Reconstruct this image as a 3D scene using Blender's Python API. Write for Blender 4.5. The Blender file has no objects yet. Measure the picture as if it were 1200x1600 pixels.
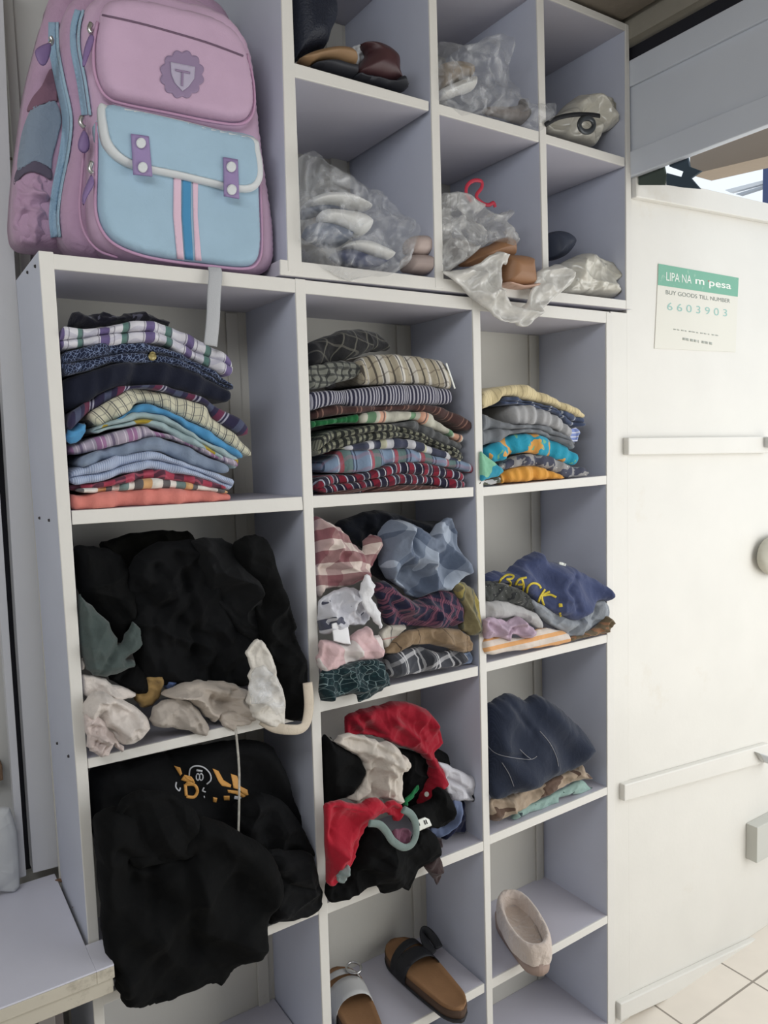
import bpy, bmesh, math, random
import numpy as np
from mathutils import Vector, Matrix
from mathutils.bvhtree import BVHTree
from mathutils.geometry import delaunay_2d_cdt
sc = bpy.context.scene
COL = sc.collection
PI = math.pi

# ------------------------------------------------------------------ camera
YAW, PITCH, ROLL, FPX = 0.58206555, -0.08713954, -0.03138493, 1189.324
CAM = np.array([-0.23382837, -1.25984906, 1.55411701])
_f = np.array([math.sin(YAW)*math.cos(PITCH), math.cos(YAW)*math.cos(PITCH), math.sin(PITCH)])
_r = np.array([math.cos(YAW), -math.sin(YAW), 0.0]); _u = np.cross(_r, _f)
CR = _r*math.cos(ROLL)+_u*math.sin(ROLL); CU = -_r*math.sin(ROLL)+_u*math.cos(ROLL); CF = _f
cd = bpy.data.cameras.new('camera'); cam = bpy.data.objects.new('camera', cd); COL.objects.link(cam)
cd.sensor_fit = 'VERTICAL'; cd.sensor_height = 36.0; cd.lens = 36.0*FPX/1600.0
cd.clip_start = 0.02; cd.clip_end = 200
cam.matrix_world = Matrix([[CR[0], CU[0], -CF[0], CAM[0]], [CR[1], CU[1], -CF[1], CAM[1]], [CR[2], CU[2], -CF[2], CAM[2]], [0, 0, 0, 1]])
sc.camera = cam

# ------------------------------------------------------------------ light
sc.view_settings.view_transform = 'Standard'; sc.view_settings.look = 'None'
sc.view_settings.gamma = 1.0; sc.view_settings.exposure = 0.0
sc.cycles.transparent_max_bounces = 16
W = bpy.data.worlds.new('daylight'); sc.world = W; W.use_nodes = True
W.node_tree.nodes['Background'].inputs[0].default_value = (0.86, 0.93, 1.0, 1)
W.node_tree.nodes['Background'].inputs[1].default_value = 1.1
def area(name, loc, target, sx, sy, power, color):
    l = bpy.data.lights.new(name, 'AREA'); l.shape = 'RECTANGLE'; l.size = sx; l.size_y = sy
    l.energy = power; l.color = color
    o = bpy.data.objects.new(name, l); COL.objects.link(o); o.location = loc
    o.rotation_euler = (Vector(target)-Vector(loc)).to_track_quat('-Z', 'Y').to_euler()
    return o
area('daylight_from_shop_front', (2.0, -1.45, 1.2), (0.45, 0.0, 1.2), 1.7, 1.7, 21, (1.0, 0.965, 0.91))
area('added_ceiling_fill', (-0.75, -1.25, 2.45), (0.4, 0.0, 1.3), 1.4, 0.5, 15, (0.95, 0.97, 1.0))  # unseen fill lamp, added to brighten the left-facing panels and the counter

# ------------------------------------------------------------------ measuring
def ray(px, py):
    return CF + CR*(px-600)/FPX + CU*(800-py)/FPX
def at(px, py, Y):
    d = ray(px, py); return CAM + d*((Y-CAM[1])/d[1])
def atx(px, py, X):
    d = ray(px, py); return CAM + d*((X-CAM[0])/d[0])
def atz(px, py, Z):
    d = ray(px, py); return CAM + d*((Z-CAM[2])/d[2])
CROPS = {'px': (0, 0, 1), 'c1': (0, 0, 2.609), 'c2': (430, 0, 2.105), 'c3': (430, 220, 2.105), 'c4': (0, 380, 2.5), 'c5': (460, 480, 2.4),
  'c6': (90, 800, 2.927), 'b1': (0, 1130, 2.308), 'b3': (400, 1360, 2.105), 'k1': (90, 480, 3.75), 'k2': (480, 500, 4.444),
  'k3': (740, 590, 5.4545), 'k4': (480, 790, 4.2857), 'k5': (750, 850, 5.4545), 'k6': (490, 1090, 4.2857), 'k7': (755, 1070, 6.6667),
  'k8': (455, 220, 5.217), 'k9': (675, 270, 3.871), 'k10': (500, 1440, 4.444), 'k11': (110, 960, 3.077), 'k12': (675, 50, 3.871),
  'p1': (1010, 390, 7.059), 'r3': (980, 0, 4.85), 'l1': (0, 960, 2.5), 'l2': (0, 0, 3.3333), 'k13': (450, 0, 4.8)}
def C(crop, pts):
    ox, oy, s = CROPS[crop]; return [(x/s+ox, y/s+oy) for x, y in pts]

# ------------------------------------------------------------------ objects
def link(name, me, mat=None, parent=None, smooth=True):
    if mat: me.materials.append(mat)
    if smooth:
        for p in me.polygons: p.use_smooth = True
    o = bpy.data.objects.new(name, me); COL.objects.link(o)
    if parent: o.parent = parent
    return o
def tag(o, label=None, cat=None, group=None, kind=None):
    if label: o['label'] = label
    if cat: o['category'] = cat
    if group: o['group'] = group
    if kind: o['kind'] = kind
    return o
def empty(name, loc=(0, 0, 0), rz=0):
    o = bpy.data.objects.new(name, None); COL.objects.link(o); o.location = loc; o.rotation_euler = (0, 0, rz)
    o.empty_display_size = 0.05
    return o
def mesh(name, v, f, mat, parent=None, smooth=False):
    me = bpy.data.meshes.new(name); me.from_pydata([tuple(map(float, a)) for a in v], [], f); me.update()
    bm = bmesh.new(); bm.from_mesh(me); bmesh.ops.recalc_face_normals(bm, faces=bm.faces); bm.to_mesh(me); bm.free()
    return link(name, me, mat, parent, smooth)
def hexa(name, q, y0, y1, mat, parent=None, bev=0.0015):
    """q: four (x, z) corners, extruded from y0 to y1"""
    v = [(x, y0, z) for x, z in q]+[(x, y1, z) for x, z in q]
    o = mesh(name, v, [(0, 1, 2, 3), (7, 6, 5, 4)]+[(i, i+4, (i+1) % 4+4, (i+1) % 4) for i in range(4)], mat, parent)
    if bev:
        m = o.modifiers.new('bevel', 'BEVEL'); m.width = bev; m.segments = 2
    return o
def box(name, a, b, mat, parent=None, bev=0.0015):
    return hexa(name, [(a[0], a[2]), (b[0], a[2]), (b[0], b[2]), (a[0], b[2])], a[1], b[1], mat, parent, bev)
def tube(name, pts, r, mat, parent=None, seg=8, flat=1.0, cyc=False, sub=4):
    """smooth tube through world points; flat < 1 squashes it along its second normal"""
    P = spline([tuple(p) for p in pts], sub, cyc) if sub > 1 else [np.array(p) for p in pts]
    n = len(P); v = []; f = []
    up = np.array([0.13, 1.0, 0.07])
    for i, p in enumerate(P):
        a = P[(i-1) % n] if cyc or i else P[0]; b = P[(i+1) % n] if cyc or i < n-1 else P[-1]
        t = b-a; t = t/(np.linalg.norm(t)+1e-9)
        s = np.cross(t, up); s /= np.linalg.norm(s)+1e-9; w = np.cross(s, t)
        rr = r if not callable(r) else r(i/(n-1))
        for k in range(seg):
            an = 2*PI*k/seg; v.append(p+s*rr*math.cos(an)+w*rr*flat*math.sin(an))
    m = n if cyc else n-1
    for i in range(m):
        for k in range(seg):
            f.append((i*seg+k, i*seg+(k+1) % seg, ((i+1) % n)*seg+(k+1) % seg, ((i+1) % n)*seg+k))
    if not cyc: f += [tuple(range(seg))[::-1], tuple(range((n-1)*seg, n*seg))]
    return mesh(name, v, f, mat, parent, True)
def spline(pts, sub=6, cyc=False):
    P = [np.array(p, float) for p in pts]; n = len(P); out = []
    for i in range(n if cyc else n-1):
        g = (lambda k: P[k % n]) if cyc else (lambda k: P[min(max(k, 0), n-1)])
        p0, p1, p2, p3 = g(i-1), g(i), g(i+1), g(i+2)
        for k in range(sub):
            t = k/sub
            out.append(0.5*((2*p1)+(-p0+p2)*t+(2*p0-5*p1+4*p2-p3)*t*t+(-p0+3*p1-3*p2+p3)*t**3))
    if not cyc: out.append(P[-1])
    return out
def seg_dist(P, A, B):
    """distance of points P (n,2) to segments A-B (m,2)"""
    d = B-A; L = (d**2).sum(1)+1e-12
    best = np.full(len(P), 1e9)
    for a, dd, l in zip(A, d, L):
        t = np.clip(((P-a)@dd)/l, 0, 1); q = P-(a+t[:, None]*dd); best = np.minimum(best, (q**2).sum(1))
    return np.sqrt(best)
def inside(P, poly):
    x, y = P[:, 0], P[:, 1]; c = np.zeros(len(P), bool); n = len(poly)
    for i in range(n):
        x1, y1 = poly[i]; x2, y2 = poly[(i+1) % n]
        if y1 == y2: continue
        m = ((y1 > y) != (y2 > y)) & (x < (x2-x1)*(y-y1)/(y2-y1)+x1); c ^= m
    return c
def resample(P, h, cyc=True):
    out = []; n = len(P)
    for i in range(n if cyc else n-1):
        a, b = P[i], P[(i+1) % n]; k = max(1, int(np.linalg.norm(b-a)/h+0.5))
        for j in range(k): out.append(a+(b-a)*j/k)
    if not cyc: out.append(P[-1])
    return out
def triangulate(poly, h):
    """poly list of 2d -> verts (n,2), boundary count, tris"""
    poly = resample([np.array(p[:2]) for p in poly], h)
    # drop near-duplicate points
    q = []
    for p in poly:
        if not q or np.linalg.norm(p-q[-1]) > h*0.35: q.append(p)
    poly = q; B = np.array(poly); nb = len(B)
    x0, y0 = B.min(0); x1, y1 = B.max(0); G = []
    row = 0; y = y0
    while y < y1:
        x = x0+(h/2 if row % 2 else 0)
        while x < x1: G.append((x, y)); x += h
        y += h*0.866; row += 1
    G = np.array(G) if G else np.zeros((0, 2))
    if len(G):
        G = G[inside(G, B)]
        if len(G): G = G[seg_dist(G, B, np.roll(B, -1, 0)) > h*0.55]
    V = [Vector(p) for p in B]+[Vector(p) for p in G]
    r = delaunay_2d_cdt(V, [(i, (i+1) % nb) for i in range(nb)], [], 1, 1e-7)
    v = np.array([tuple(p) for p in r[0]]); f = [tuple(t) for t in r[2]]
    if not f:
        return None
    cen = np.array([v[list(t)].mean(0) for t in f]); ok = inside(cen, B)
    f = [t for t, k in zip(f, ok) if k]
    # boundary edges (used once)
    cnt = {}
    for t in f:
        for i in range(3):
            e = (t[i], t[(i+1) % 3]); k = (min(e), max(e)); cnt.setdefault(k, []).append(e)
    be = [e[0] for e in cnt.values() if len(e) == 1]
    used = sorted({i for t in f for i in t}); mp = {a: i for i, a in enumerate(used)}
    v = v[used]; f = [tuple(mp[i] for i in t) for t in f]; be = [(mp[a], mp[b]) for a, b in be]
    d = seg_dist(v, B, np.roll(B, -1, 0)); 
    for a, b in be: d[a] = d[b] = 0
    return v, f, be, d
def waves(x, z, ang, freq, seed):
    c, s = math.cos(ang), math.sin(ang); u = x*c+z*s; v = -x*s+z*c
    w = 0.9*np.sin(v*freq*0.55+seed*1.7)+0.6*np.sin(v*freq*1.3+u*freq*0.5+seed*2.9)+0.8*np.sin(u*freq*0.27+seed)
    a = 1-np.abs(np.sin((u*freq+w*1.3+seed*3.1)*0.5))**0.75
    c2, s2 = math.cos(ang+0.7), math.sin(ang+0.7); u2 = x*c2+z*s2; v2 = -x*s2+z*c2
    w2 = 1.1*np.sin(v2*freq*0.9+seed*4.7)+0.7*np.sin(u2*freq*0.6+seed*0.7)
    b = 1-np.abs(np.sin((u2*freq*1.7+w2*1.5+seed)*0.5))**0.8
    g = 0.5+0.5*np.sin(x*freq*0.45+seed)*np.sin(z*freq*0.5+seed*2.2)
    return (a-0.4)*(0.45+0.75*g)+(b-0.4)*0.45*(1.2-g)
def uvset(me, uvs):
    l = me.uv_layers.new(name='UVMap')
    co = np.array([uvs[i] for lp in me.loops for i in (lp.vertex_index,)], dtype=np.float32).ravel()
    l.data.foreach_set('uv', co)
def crumple(x, z, freq, seed):
    """flat facets meeting in sharp creases"""
    rs = np.random.RandomState(int(seed*97) % 100000); out = np.zeros_like(x)
    wx = x+0.010*np.sin(z*freq*0.6+seed); wz = z+0.010*np.sin(x*freq*0.5+seed*2)
    for k in range(5):
        a = rs.uniform(0, PI); f = freq*(0.5+0.45*k)*rs.uniform(0.8, 1.2); t = ((wx*math.cos(a)+wz*math.sin(a))*f/(2*PI)+rs.uniform()) % 1
        m = 0.5+0.5*np.sin(x*freq*0.4*rs.uniform(.6, 1.4)+rs.uniform(0, 6))*np.sin(z*freq*0.4*rs.uniform(.6, 1.4)+rs.uniform(0, 6))
        out += (np.abs(t-0.5)*2-0.5)*m/(0.8+0.5*k)
    return out
BOARDS = []   # front outlines of the shelf boards
HOLES = []    # (left edge, right edge, lowest z, highest z, depth): the columns between uprights
def keep_in(V):
    """cloth inside a hole stops at the boards around it"""
    A = np.array([tuple(map(float, p)) for p in V]); ins = A[A[:, 1] > 0.004]
    if not len(ins): return V
    c = ins.mean(0); hole = None
    for l, r, z0, z1, dp in HOLES:
        if z0 < c[2] < z1 and l(c[2]) < c[0] < r(c[2]): hole = (l, r, z0, z1, dp)
    if hole is None: return V
    l, r, z0, z1, dp = hole; lo, hi = None, None
    for q in BOARDS:
        (xa, za), (xb, zb_), (xc, zc), (xd, zd) = q     # bottom left, bottom right, top right, top left
        if xa-0.02 <= c[0] <= xb+0.02:
            top = lambda x, a=(xd, zd, xc, zc): a[1]+(a[3]-a[1])*(x-a[0])/(a[2]-a[0])
            bot = lambda x, a=(xa, za, xb, zb_): a[1]+(a[3]-a[1])*(x-a[0])/(a[2]-a[0])
            if top(c[0]) <= c[2] and (lo is None or top(c[0]) > lo(c[0])): lo = top
            if bot(c[0]) >= c[2] and (hi is None or bot(c[0]) < hi(c[0])): hi = bot
    out = []
    for x, y, z in A:
        if y > 0.003:
            y = min(y, dp-0.002); x = min(max(x, l(z)+0.001), r(z)-0.001)
            if lo: z = max(z, lo(x)+0.0006)
            if hi: z = min(z, hi(x)-0.0006)
        out.append((x, y, z))
    return out
SEED = [1]
def cloth(name, crop, pts, Y, T, mat, fold=(1.2, 60, 0.006), creases=(), lean=0.0, skew=0.0, Tb=None, r=None, h=None,
          parent=None, rnd=True, seed=None, uvrot=0.0, lump=0.3, zmin=None, crum=0.55):
    """a crumpled or padded body of cloth whose outline was measured in the plane Y (+ lean up, + skew to the right)"""
    SEED[0] += 1; seed = SEED[0]*1.37 if seed is None else seed
    px = C(crop, pts)
    if rnd: px = [tuple(p) for p in spline(px, 3, True)]
    W0 = np.array([at(x, y, Y) for x, y in px]); zr, xr = W0[:, 2].min(), W0[:, 0].min()
    yf = lambda x, z: Y+lean*(z-zr)+skew*(x-xr)
    P = []
    for x, y in px:
        q = at(x, y, Y)
        for _ in range(6): q = at(x, y, yf(q[0], q[2]))
        P.append((q[0], q[2] if zmin is None else max(q[2], zmin)))
    P = np.array(P)
    if fold and rnd:
        jj = np.arange(len(P)); P[:, 0] += 0.0011*np.sin(jj*1.9+seed)+0.0009*np.sin(jj*4.3+seed*2); P[:, 1] += 0.0011*np.sin(jj*2.3+seed*3)
    A = 0.5*abs(np.dot(P[:, 0], np.roll(P[:, 1], 1))-np.dot(P[:, 1], np.roll(P[:, 0], 1)))
    h = h or min(0.005, max(0.0019, math.sqrt(A/4200))); ext = min(np.ptp(P[:, 0]), np.ptp(P[:, 1]))
    if fold: T *= 0.72; fold = (fold[0], fold[1], fold[2]*1.3)
    r = r or min(0.022 if fold else 0.035, ext*0.42); Tb = T*0.5 if Tb is None else Tb
    tr = triangulate(P, h)
    if tr is None: print('TRI FAIL', name); return None
    v, f, be, d = tr
    x, z = v[:, 0], v[:, 1]
    prof = np.sqrt(np.maximum(0, 1-(1-np.clip(d/r, 0, 1))**2)); edge = np.clip(d/(r*0.5), 0, 1)
    base = yf(x, z)
    lumps = 1+lump*(np.sin(x*31+seed)*np.sin(z*27+seed*2)+0.5*np.sin(x*57+z*43+seed*3))
    dy = -T*prof*lumps
    if fold:
        dy -= edge*fold[2]*(waves(x, z, fold[0], fold[1], seed)*1.9+0.35*waves(x, z, fold[0]+0.5, fold[1]*2.3, seed+5))
        dy -= edge*fold[2]*crum*3.0*crumple(x, z, fold[1]*1.6, seed)
    for cp, amp, wd in creases:
        Q = []
        for a, b in C(crop, cp):
            q = at(a, b, Y-T)
            Q.append((q[0], q[2]))
        Q = np.array([p for p in spline(Q, 4)]); dd = seg_dist(v, Q[:-1], Q[1:]); dy -= edge*amp*np.exp(-(dd/wd)**2)
    yfr = base+dy; ybk = base+Tb*prof
    n = len(v); bset = {i for e in be for i in e}
    V = [(x[i], yfr[i] if i not in bset else base[i], z[i]) for i in range(n)]
    mp = {}
    for i in range(n):
        if i in bset: mp[i] = i
        else: mp[i] = len(V); V.append((x[i], ybk[i], z[i]))
    F = list(f)+[tuple(mp[i] for i in t[::-1]) for t in f]
    V = keep_in(V)
    c, s = math.cos(uvrot), math.sin(uvrot)
    uv = [None]*len(V)
    for i in range(n):
        for j in (i, mp[i]):
            a = V[j][0]+0.4*(V[j][1]-base[i]); b = V[j][2]+0.3*(V[j][1]-base[i])
            uv[j] = (a*c-b*s, a*s+b*c)
    me = bpy.data.meshes.new(name); me.from_pydata([tuple(map(float, a)) for a in V], [], F); me.update()
    uvset(me, uv)
    bm = bmesh.new(); bm.from_mesh(me); bmesh.ops.recalc_face_normals(bm, faces=bm.faces); bm.to_mesh(me); bm.free()
    return link(name, me, mat, parent)
def slab(name, crop, pts, yf, yb, r, mat, parent=None, rnd=True, h=0.006, belly=0.0, skew=0.0):
    """padded panel: outline at its front plane, rounded rim, straight sides to the back"""
    px = C(crop, pts)
    if rnd: px = [tuple(p) for p in spline(px, 4, True)]
    P = np.array([at(x, y, yf+r)[[0, 2]] for x, y in px])
    v, f, be, d = triangulate(P, h)
    prof = np.sqrt(np.maximum(0, 1-(1-np.clip(d/r, 0, 1))**2)); dm = d.max()
    n = len(v); x, z = v[:, 0], v[:, 1]; x0 = x.min()
    y = yf+r-r*prof-belly*np.sin(np.clip(d/dm, 0, 1)*PI/2)+skew*(x-x0)
    V = [(x[i], y[i], z[i]) for i in range(n)]+[(x[i], yb, z[i]) for i in range(n)]
    F = list(f)+[tuple(i+n for i in t[::-1]) for t in f]+[(b, a, a+n, b+n) for a, b in be]
    me = bpy.data.meshes.new(name); me.from_pydata([tuple(map(float, a)) for a in V], [], F); me.update()
    uvset(me, [(a[0]+a[1], a[2]) for a in V])
    bm = bmesh.new(); bm.from_mesh(me); bmesh.ops.recalc_face_normals(bm, faces=bm.faces); bm.to_mesh(me); bm.free()
    return link(name, me, mat, parent)
def lerpline(P, n):
    P = np.array(P, float); L = np.r_[0, np.cumsum(np.linalg.norm(np.diff(P, axis=0), axis=1))]; t = np.linspace(0, L[-1], n)
    return np.c_[np.interp(t, L, P[:, 0]), np.interp(t, L, P[:, 1])]
def folded(name, crop, top, bot, yf, yb, mat, layers=2, parent=None, uvrot=0.0, rd=0.013, n=72, wob=0.0055, drop=0.0):
    """a folded garment: rounded fold edges face the front, the body runs back into the shelf"""
    SEED[0] += 1; sd = SEED[0]*2.13
    T = lerpline([tuple(p) for p in spline(C(crop, top), 5)], n); B = lerpline([tuple(p) for p in spline(C(crop, bot), 5)], n)
    T = np.array([at(a, b, yf+0.006)[[0, 2]] for a, b in T]); B = np.array([at(a, b, yf+0.006)[[0, 2]] for a, b in B])
    V = []; UV = []; S = 0; u = 0
    for i in range(n):
        t = i/(n-1); e = min(t, 1-t)/0.035; k = 1 if e >= 1 else math.sqrt(max(0.02, 1-(1-e)**2))
        m = (T[i]+B[i])/2; tt = m+(T[i]-m)*k; bb = m+(B[i]-m)*k
        H = tt-bb
        if i: u += np.linalg.norm(T[i]-T[i-1])
        sec = []
        jit = wob*(math.sin(t*13+sd)+0.7*math.sin(t*29+sd*2)+0.4*math.sin(t*61+sd))
        for yy in (yb, yb*0.6+yf*0.4, yf+rd+0.02): sec.append((tt[0], yy, tt[1]-drop*(yy-yf)))
        for L in range(layers):
            c0 = 1-(L+0.5)/layers; hh = 0.5/layers; wv = (0.16 if layers > 1 else 0)*math.sin(t*9+sd)*(0.6+0.4*math.sin(t*23+sd*3)); c0 += wv*(-1 if L else 1)*0.5*(1 if L else -1)*0.9; hh += (wv if L else -wv)*0.45
            j2 = jit+wob*0.8*math.sin(t*17+L*2.1+sd)+L*0.0006
            for q in range(7):
                a = PI/2-PI*q/6
                zz = c0+hh*math.sin(a); p = bb+H*zz
                sec.append((p[0], yf+rd-rd*k*math.cos(a)**0.8*1.0+j2 if abs(math.cos(a)) > 1e-6 else yf+rd+j2, p[1]))
        for yy in (yf+rd+0.02, yb*0.6+yf*0.4, yb): sec.append((bb[0], yy, bb[1]-drop*(yy-yf)))
        S = len(sec); s = 0
        for j, p in enumerate(sec):
            if j: s += math.dist(p, sec[j-1])
            V.append(p); c, sn = math.cos(uvrot), math.sin(uvrot); UV.append((u*c-s*sn, u*sn+s*c))
    F = []
    for i in range(n-1):
        for j in range(S-1): F.append((i*S+j, i*S+j+1, (i+1)*S+j+1, (i+1)*S+j))
        F.append((i*S+S-1, i*S, (i+1)*S, (i+1)*S+S-1))
    F += [tuple(range(S)), tuple(range((n-1)*S, n*S))[::-1]]
    V = keep_in(V)
    me = bpy.data.meshes.new(name); me.from_pydata([tuple(map(float, a)) for a in V], [], F); me.update(); uvset(me, UV)
    bm = bmesh.new(); bm.from_mesh(me); bmesh.ops.recalc_face_normals(bm, faces=bm.faces); bm.to_mesh(me); bm.free()
    return link(name, me, mat, parent)
def bvh(objs):
    V = []; F = []
    for o in objs:
        k = len(V); M = o.matrix_basis; V += [M @ v.co for v in o.data.vertices]; F += [tuple(i+k for i in p.vertices) for p in o.data.polygons]
    return BVHTree.FromPolygons(V, F)
def lay(name, crop, pts, tree, mat, parent=None, lift=0.0008, rnd=False, h=0.003, yguess=0.0, thick=0.0006):
    """print, patch or stitched piece that lies on a surface"""
    px = C(crop, pts)
    if rnd: px = [tuple(p) for p in spline(px, 4, True)]
    s = np.linalg.norm(at(px[0][0]+1, px[0][1], yguess)-at(px[0][0], px[0][1], yguess))
    tr = triangulate(np.array(px), h/s)
    if tr is None: print('LAY FAIL', name); return None
    v, f, be, d = tr; V = []; last = None
    for a, b in v:
        dr = Vector(ray(a, b)).normalized(); hit = tree.ray_cast(Vector(CAM), dr)
        if hit[0] is None or (last and abs(hit[0].y-last.y) > 0.12):
            co = Vector(at(a, b, last.y if last else yguess))
        else: co = hit[0]; last = co
        V.append((co, dr))
    n = len(V)
    vv = [tuple(c-dr*(lift+thick)) for c, dr in V]+[tuple(c-dr*lift*0.3) for c, dr in V]
    F = list(f)+[tuple(i+n for i in t[::-1]) for t in f]+[(b, a, a+n, b+n) for a, b in be]
    return mesh(name, vv, F, mat, parent, True)
def thick_line(pts, w):
    P = [np.array(p) for p in spline(pts, 4)] if len(pts) > 2 else [np.array(p, float) for p in pts]
    L, R = [], []
    for i, p in enumerate(P):
        t = P[min(i+1, len(P)-1)]-P[max(i-1, 0)]; t = t/(np.linalg.norm(t)+1e-9); nrm = np.array([-t[1], t[0]])
        ww = w(i/(len(P)-1)) if callable(w) else w
        L.append(tuple(p+nrm*ww/2)); R.append(tuple(p-nrm*ww/2))
    return L+R[::-1]
def stroke(name, crop, pts, w, tree, mat, parent=None, **k):
    return lay(name, crop, thick_line(pts, w), tree, mat, parent, **k)
def join(objs, name):
    """merge printed strokes of one print into one mesh"""
    objs = [o for o in objs if o]; V = []; F = []
    for o in objs:
        k = len(V); V += [tuple(v.co) for v in o.data.vertices]; F += [tuple(i+k for i in p.vertices) for p in o.data.polygons]
    mat, par = objs[0].data.materials[0], objs[0].parent
    for o in objs: bpy.data.objects.remove(o)
    return mesh(name, V, F, mat, par, True)

# ------------------------------------------------------------------ materials
def srgb(c):
    g = (c[0]+c[1]+c[2])/3; c = [x+(g-x)*0.14 for x in c]
    return tuple(((x/255)/12.92 if x/255 <= 0.04045 else ((x/255+0.055)/1.055)**2.4) for x in c)+(1,)
def base_mat(name):
    m = bpy.data.materials.new(name); m.use_nodes = True; nt = m.node_tree
    return m, nt, nt.nodes['Principled BSDF']
def N(nt, t, **k):
    n = nt.nodes.new(t)
    for a, b in k.items(): setattr(n, a, b)
    return n
def math_n(nt, op, a, b=None):
    n = N(nt, 'ShaderNodeMath', operation=op)
    for i, q in enumerate((a, b)):
        if q is None: continue
        if isinstance(q, (int, float)): n.inputs[i].default_value = q
        else: nt.links.new(q, n.inputs[i])
    return n.outputs[0]
def mixc(nt, fac, a, b):
    n = N(nt, 'ShaderNodeMix', data_type='RGBA')
    for s, q in ((n.inputs[0], fac), (n.inputs[6], a), (n.inputs[7], b)):
        if isinstance(q, (int, float)): s.default_value = q
        elif isinstance(q, tuple): s.default_value = q
        else: nt.links.new(q, s)
    return n.outputs[2]
def fabric(name, rgb, stripes=(), blots=(), rough=0.92, wr=0.35, weave=0.15, sheen=0.15):
    """stripes: (axis, period, offset, width fraction, rgb, strength); blots: (scale, threshold, rgb, kind)"""
    m, nt, p = base_mat(name); col = srgb(rgb)
    tc = N(nt, 'ShaderNodeTexCoord'); sx = N(nt, 'ShaderNodeSeparateXYZ'); nt.links.new(tc.outputs['UV'], sx.inputs[0])
    n0 = N(nt, 'ShaderNodeTexNoise'); n0.inputs['Scale'].default_value = 14; n0.inputs['Detail'].default_value = 4
    nt.links.new(tc.outputs['Object'], n0.inputs['Vector'])
    cur = mixc(nt, n0.outputs[0], tuple(c*0.88 for c in col[:3])+(1,), tuple(min(1, c*1.1) for c in col[:3])+(1,))
    for sc_, th, rgb2, kind in blots:
        if kind == 'n':
            t = N(nt, 'ShaderNodeTexNoise'); t.inputs['Detail'].default_value = 2; o = t.outputs[0]
        else:
            t = N(nt, 'ShaderNodeTexVoronoi'); o = t.outputs[0]
            if kind == 'c': t.feature = 'DISTANCE_TO_EDGE'
        t.inputs['Scale'].default_value = sc_; nt.links.new(tc.outputs['UV'], t.inputs['Vector'])
        cur = mixc(nt, math_n(nt, 'GREATER_THAN' if kind == 'n' else 'LESS_THAN', o, th), cur, srgb(rgb2))
    for ax, per, off, wd, rgb2, st in stripes:
        a = math_n(nt, 'FRACT', math_n(nt, 'ADD', math_n(nt, 'DIVIDE', sx.outputs[0 if ax == 'u' else 1], per), off))
        cur = mixc(nt, math_n(nt, 'MULTIPLY', math_n(nt, 'LESS_THAN', a, wd), st), cur, srgb(rgb2))
    nt.links.new(cur, p.inputs['Base Color']); p.inputs['Roughness'].default_value = rough
    p.inputs['Sheen Weight'].default_value = sheen; p.inputs['Specular IOR Level'].default_value = 0.15
    n1 = N(nt, 'ShaderNodeTexNoise'); n1.inputs['Scale'].default_value = 38; n1.inputs['Detail'].default_value = 5; n1.inputs['Distortion'].default_value = 0.6
    nt.links.new(tc.outputs['Object'], n1.inputs['Vector'])
    n2 = N(nt, 'ShaderNodeTexNoise'); n2.inputs['Scale'].default_value = 900
    nt.links.new(tc.outputs['Object'], n2.inputs['Vector'])
    b1 = N(nt, 'ShaderNodeBump'); b1.inputs['Strength'].default_value = wr; b1.inputs['Distance'].default_value = 0.012; nt.links.new(n1.outputs[0], b1.inputs['Height'])
    b2 = N(nt, 'ShaderNodeBump'); b2.inputs['Strength'].default_value = weave; b2.inputs['Distance'].default_value = 0.001
    nt.links.new(n2.outputs[0], b2.inputs['Height']); nt.links.new(b1.outputs[0], b2.inputs['Normal']); nt.links.new(b2.outputs[0], p.inputs['Normal'])
    return m
def plain(name, rgb, rough=0.6, metal=0.0, bump=0.0, bscale=60, var=0.06, vscale=6, spec=0.4):
    m, nt, p = base_mat(name); col = srgb(rgb)
    tc = N(nt, 'ShaderNodeTexCoord'); n = N(nt, 'ShaderNodeTexNoise'); n.inputs['Scale'].default_value = vscale; n.inputs['Detail'].default_value = 6
    nt.links.new(tc.outputs['Object'], n.inputs['Vector'])
    nt.links.new(mixc(nt, n.outputs[0], tuple(c*(1-var) for c in col[:3])+(1,), tuple(min(1, c*(1+var)) for c in col[:3])+(1,)), p.inputs['Base Color'])
    p.inputs['Roughness'].default_value = rough; p.inputs['Metallic'].default_value = metal; p.inputs['Specular IOR Level'].default_value = spec
    if bump:
        n1 = N(nt, 'ShaderNodeTexNoise'); n1.inputs['Scale'].default_value = bscale; n1.inputs['Detail'].default_value = 4; nt.links.new(tc.outputs['Object'], n1.inputs['Vector'])
        b = N(nt, 'ShaderNodeBump'); b.inputs['Strength'].default_value = bump; b.inputs['Distance'].default_value = 0.004
        nt.links.new(n1.outputs[0], b.inputs['Height']); nt.links.new(b.outputs[0], p.inputs['Normal'])
    return m
def scuffed(name, rgb, stain, rough=0.5, th=0.62, sc_=9):
    """painted board with scuffs and stains of its own"""
    m = plain(name, rgb, rough, bump=0.08, bscale=90); nt = m.node_tree; p = nt.nodes['Principled BSDF']
    src = p.inputs['Base Color'].links[0].from_socket
    tc = N(nt, 'ShaderNodeTexCoord'); n = N(nt, 'ShaderNodeTexNoise'); n.inputs['Scale'].default_value = sc_; n.inputs['Detail'].default_value = 9; n.inputs['Roughness'].default_value = 0.7
    nt.links.new(tc.outputs['Object'], n.inputs['Vector'])
    r = N(nt, 'ShaderNodeMapRange'); r.inputs[1].default_value = th; r.inputs[2].default_value = th+0.14; r.inputs[4].default_value = 0.6
    nt.links.new(n.outputs[0], r.inputs[0]); nt.links.new(mixc(nt, r.outputs[0], src, srgb(stain)), p.inputs['Base Color'])
    return m
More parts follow.
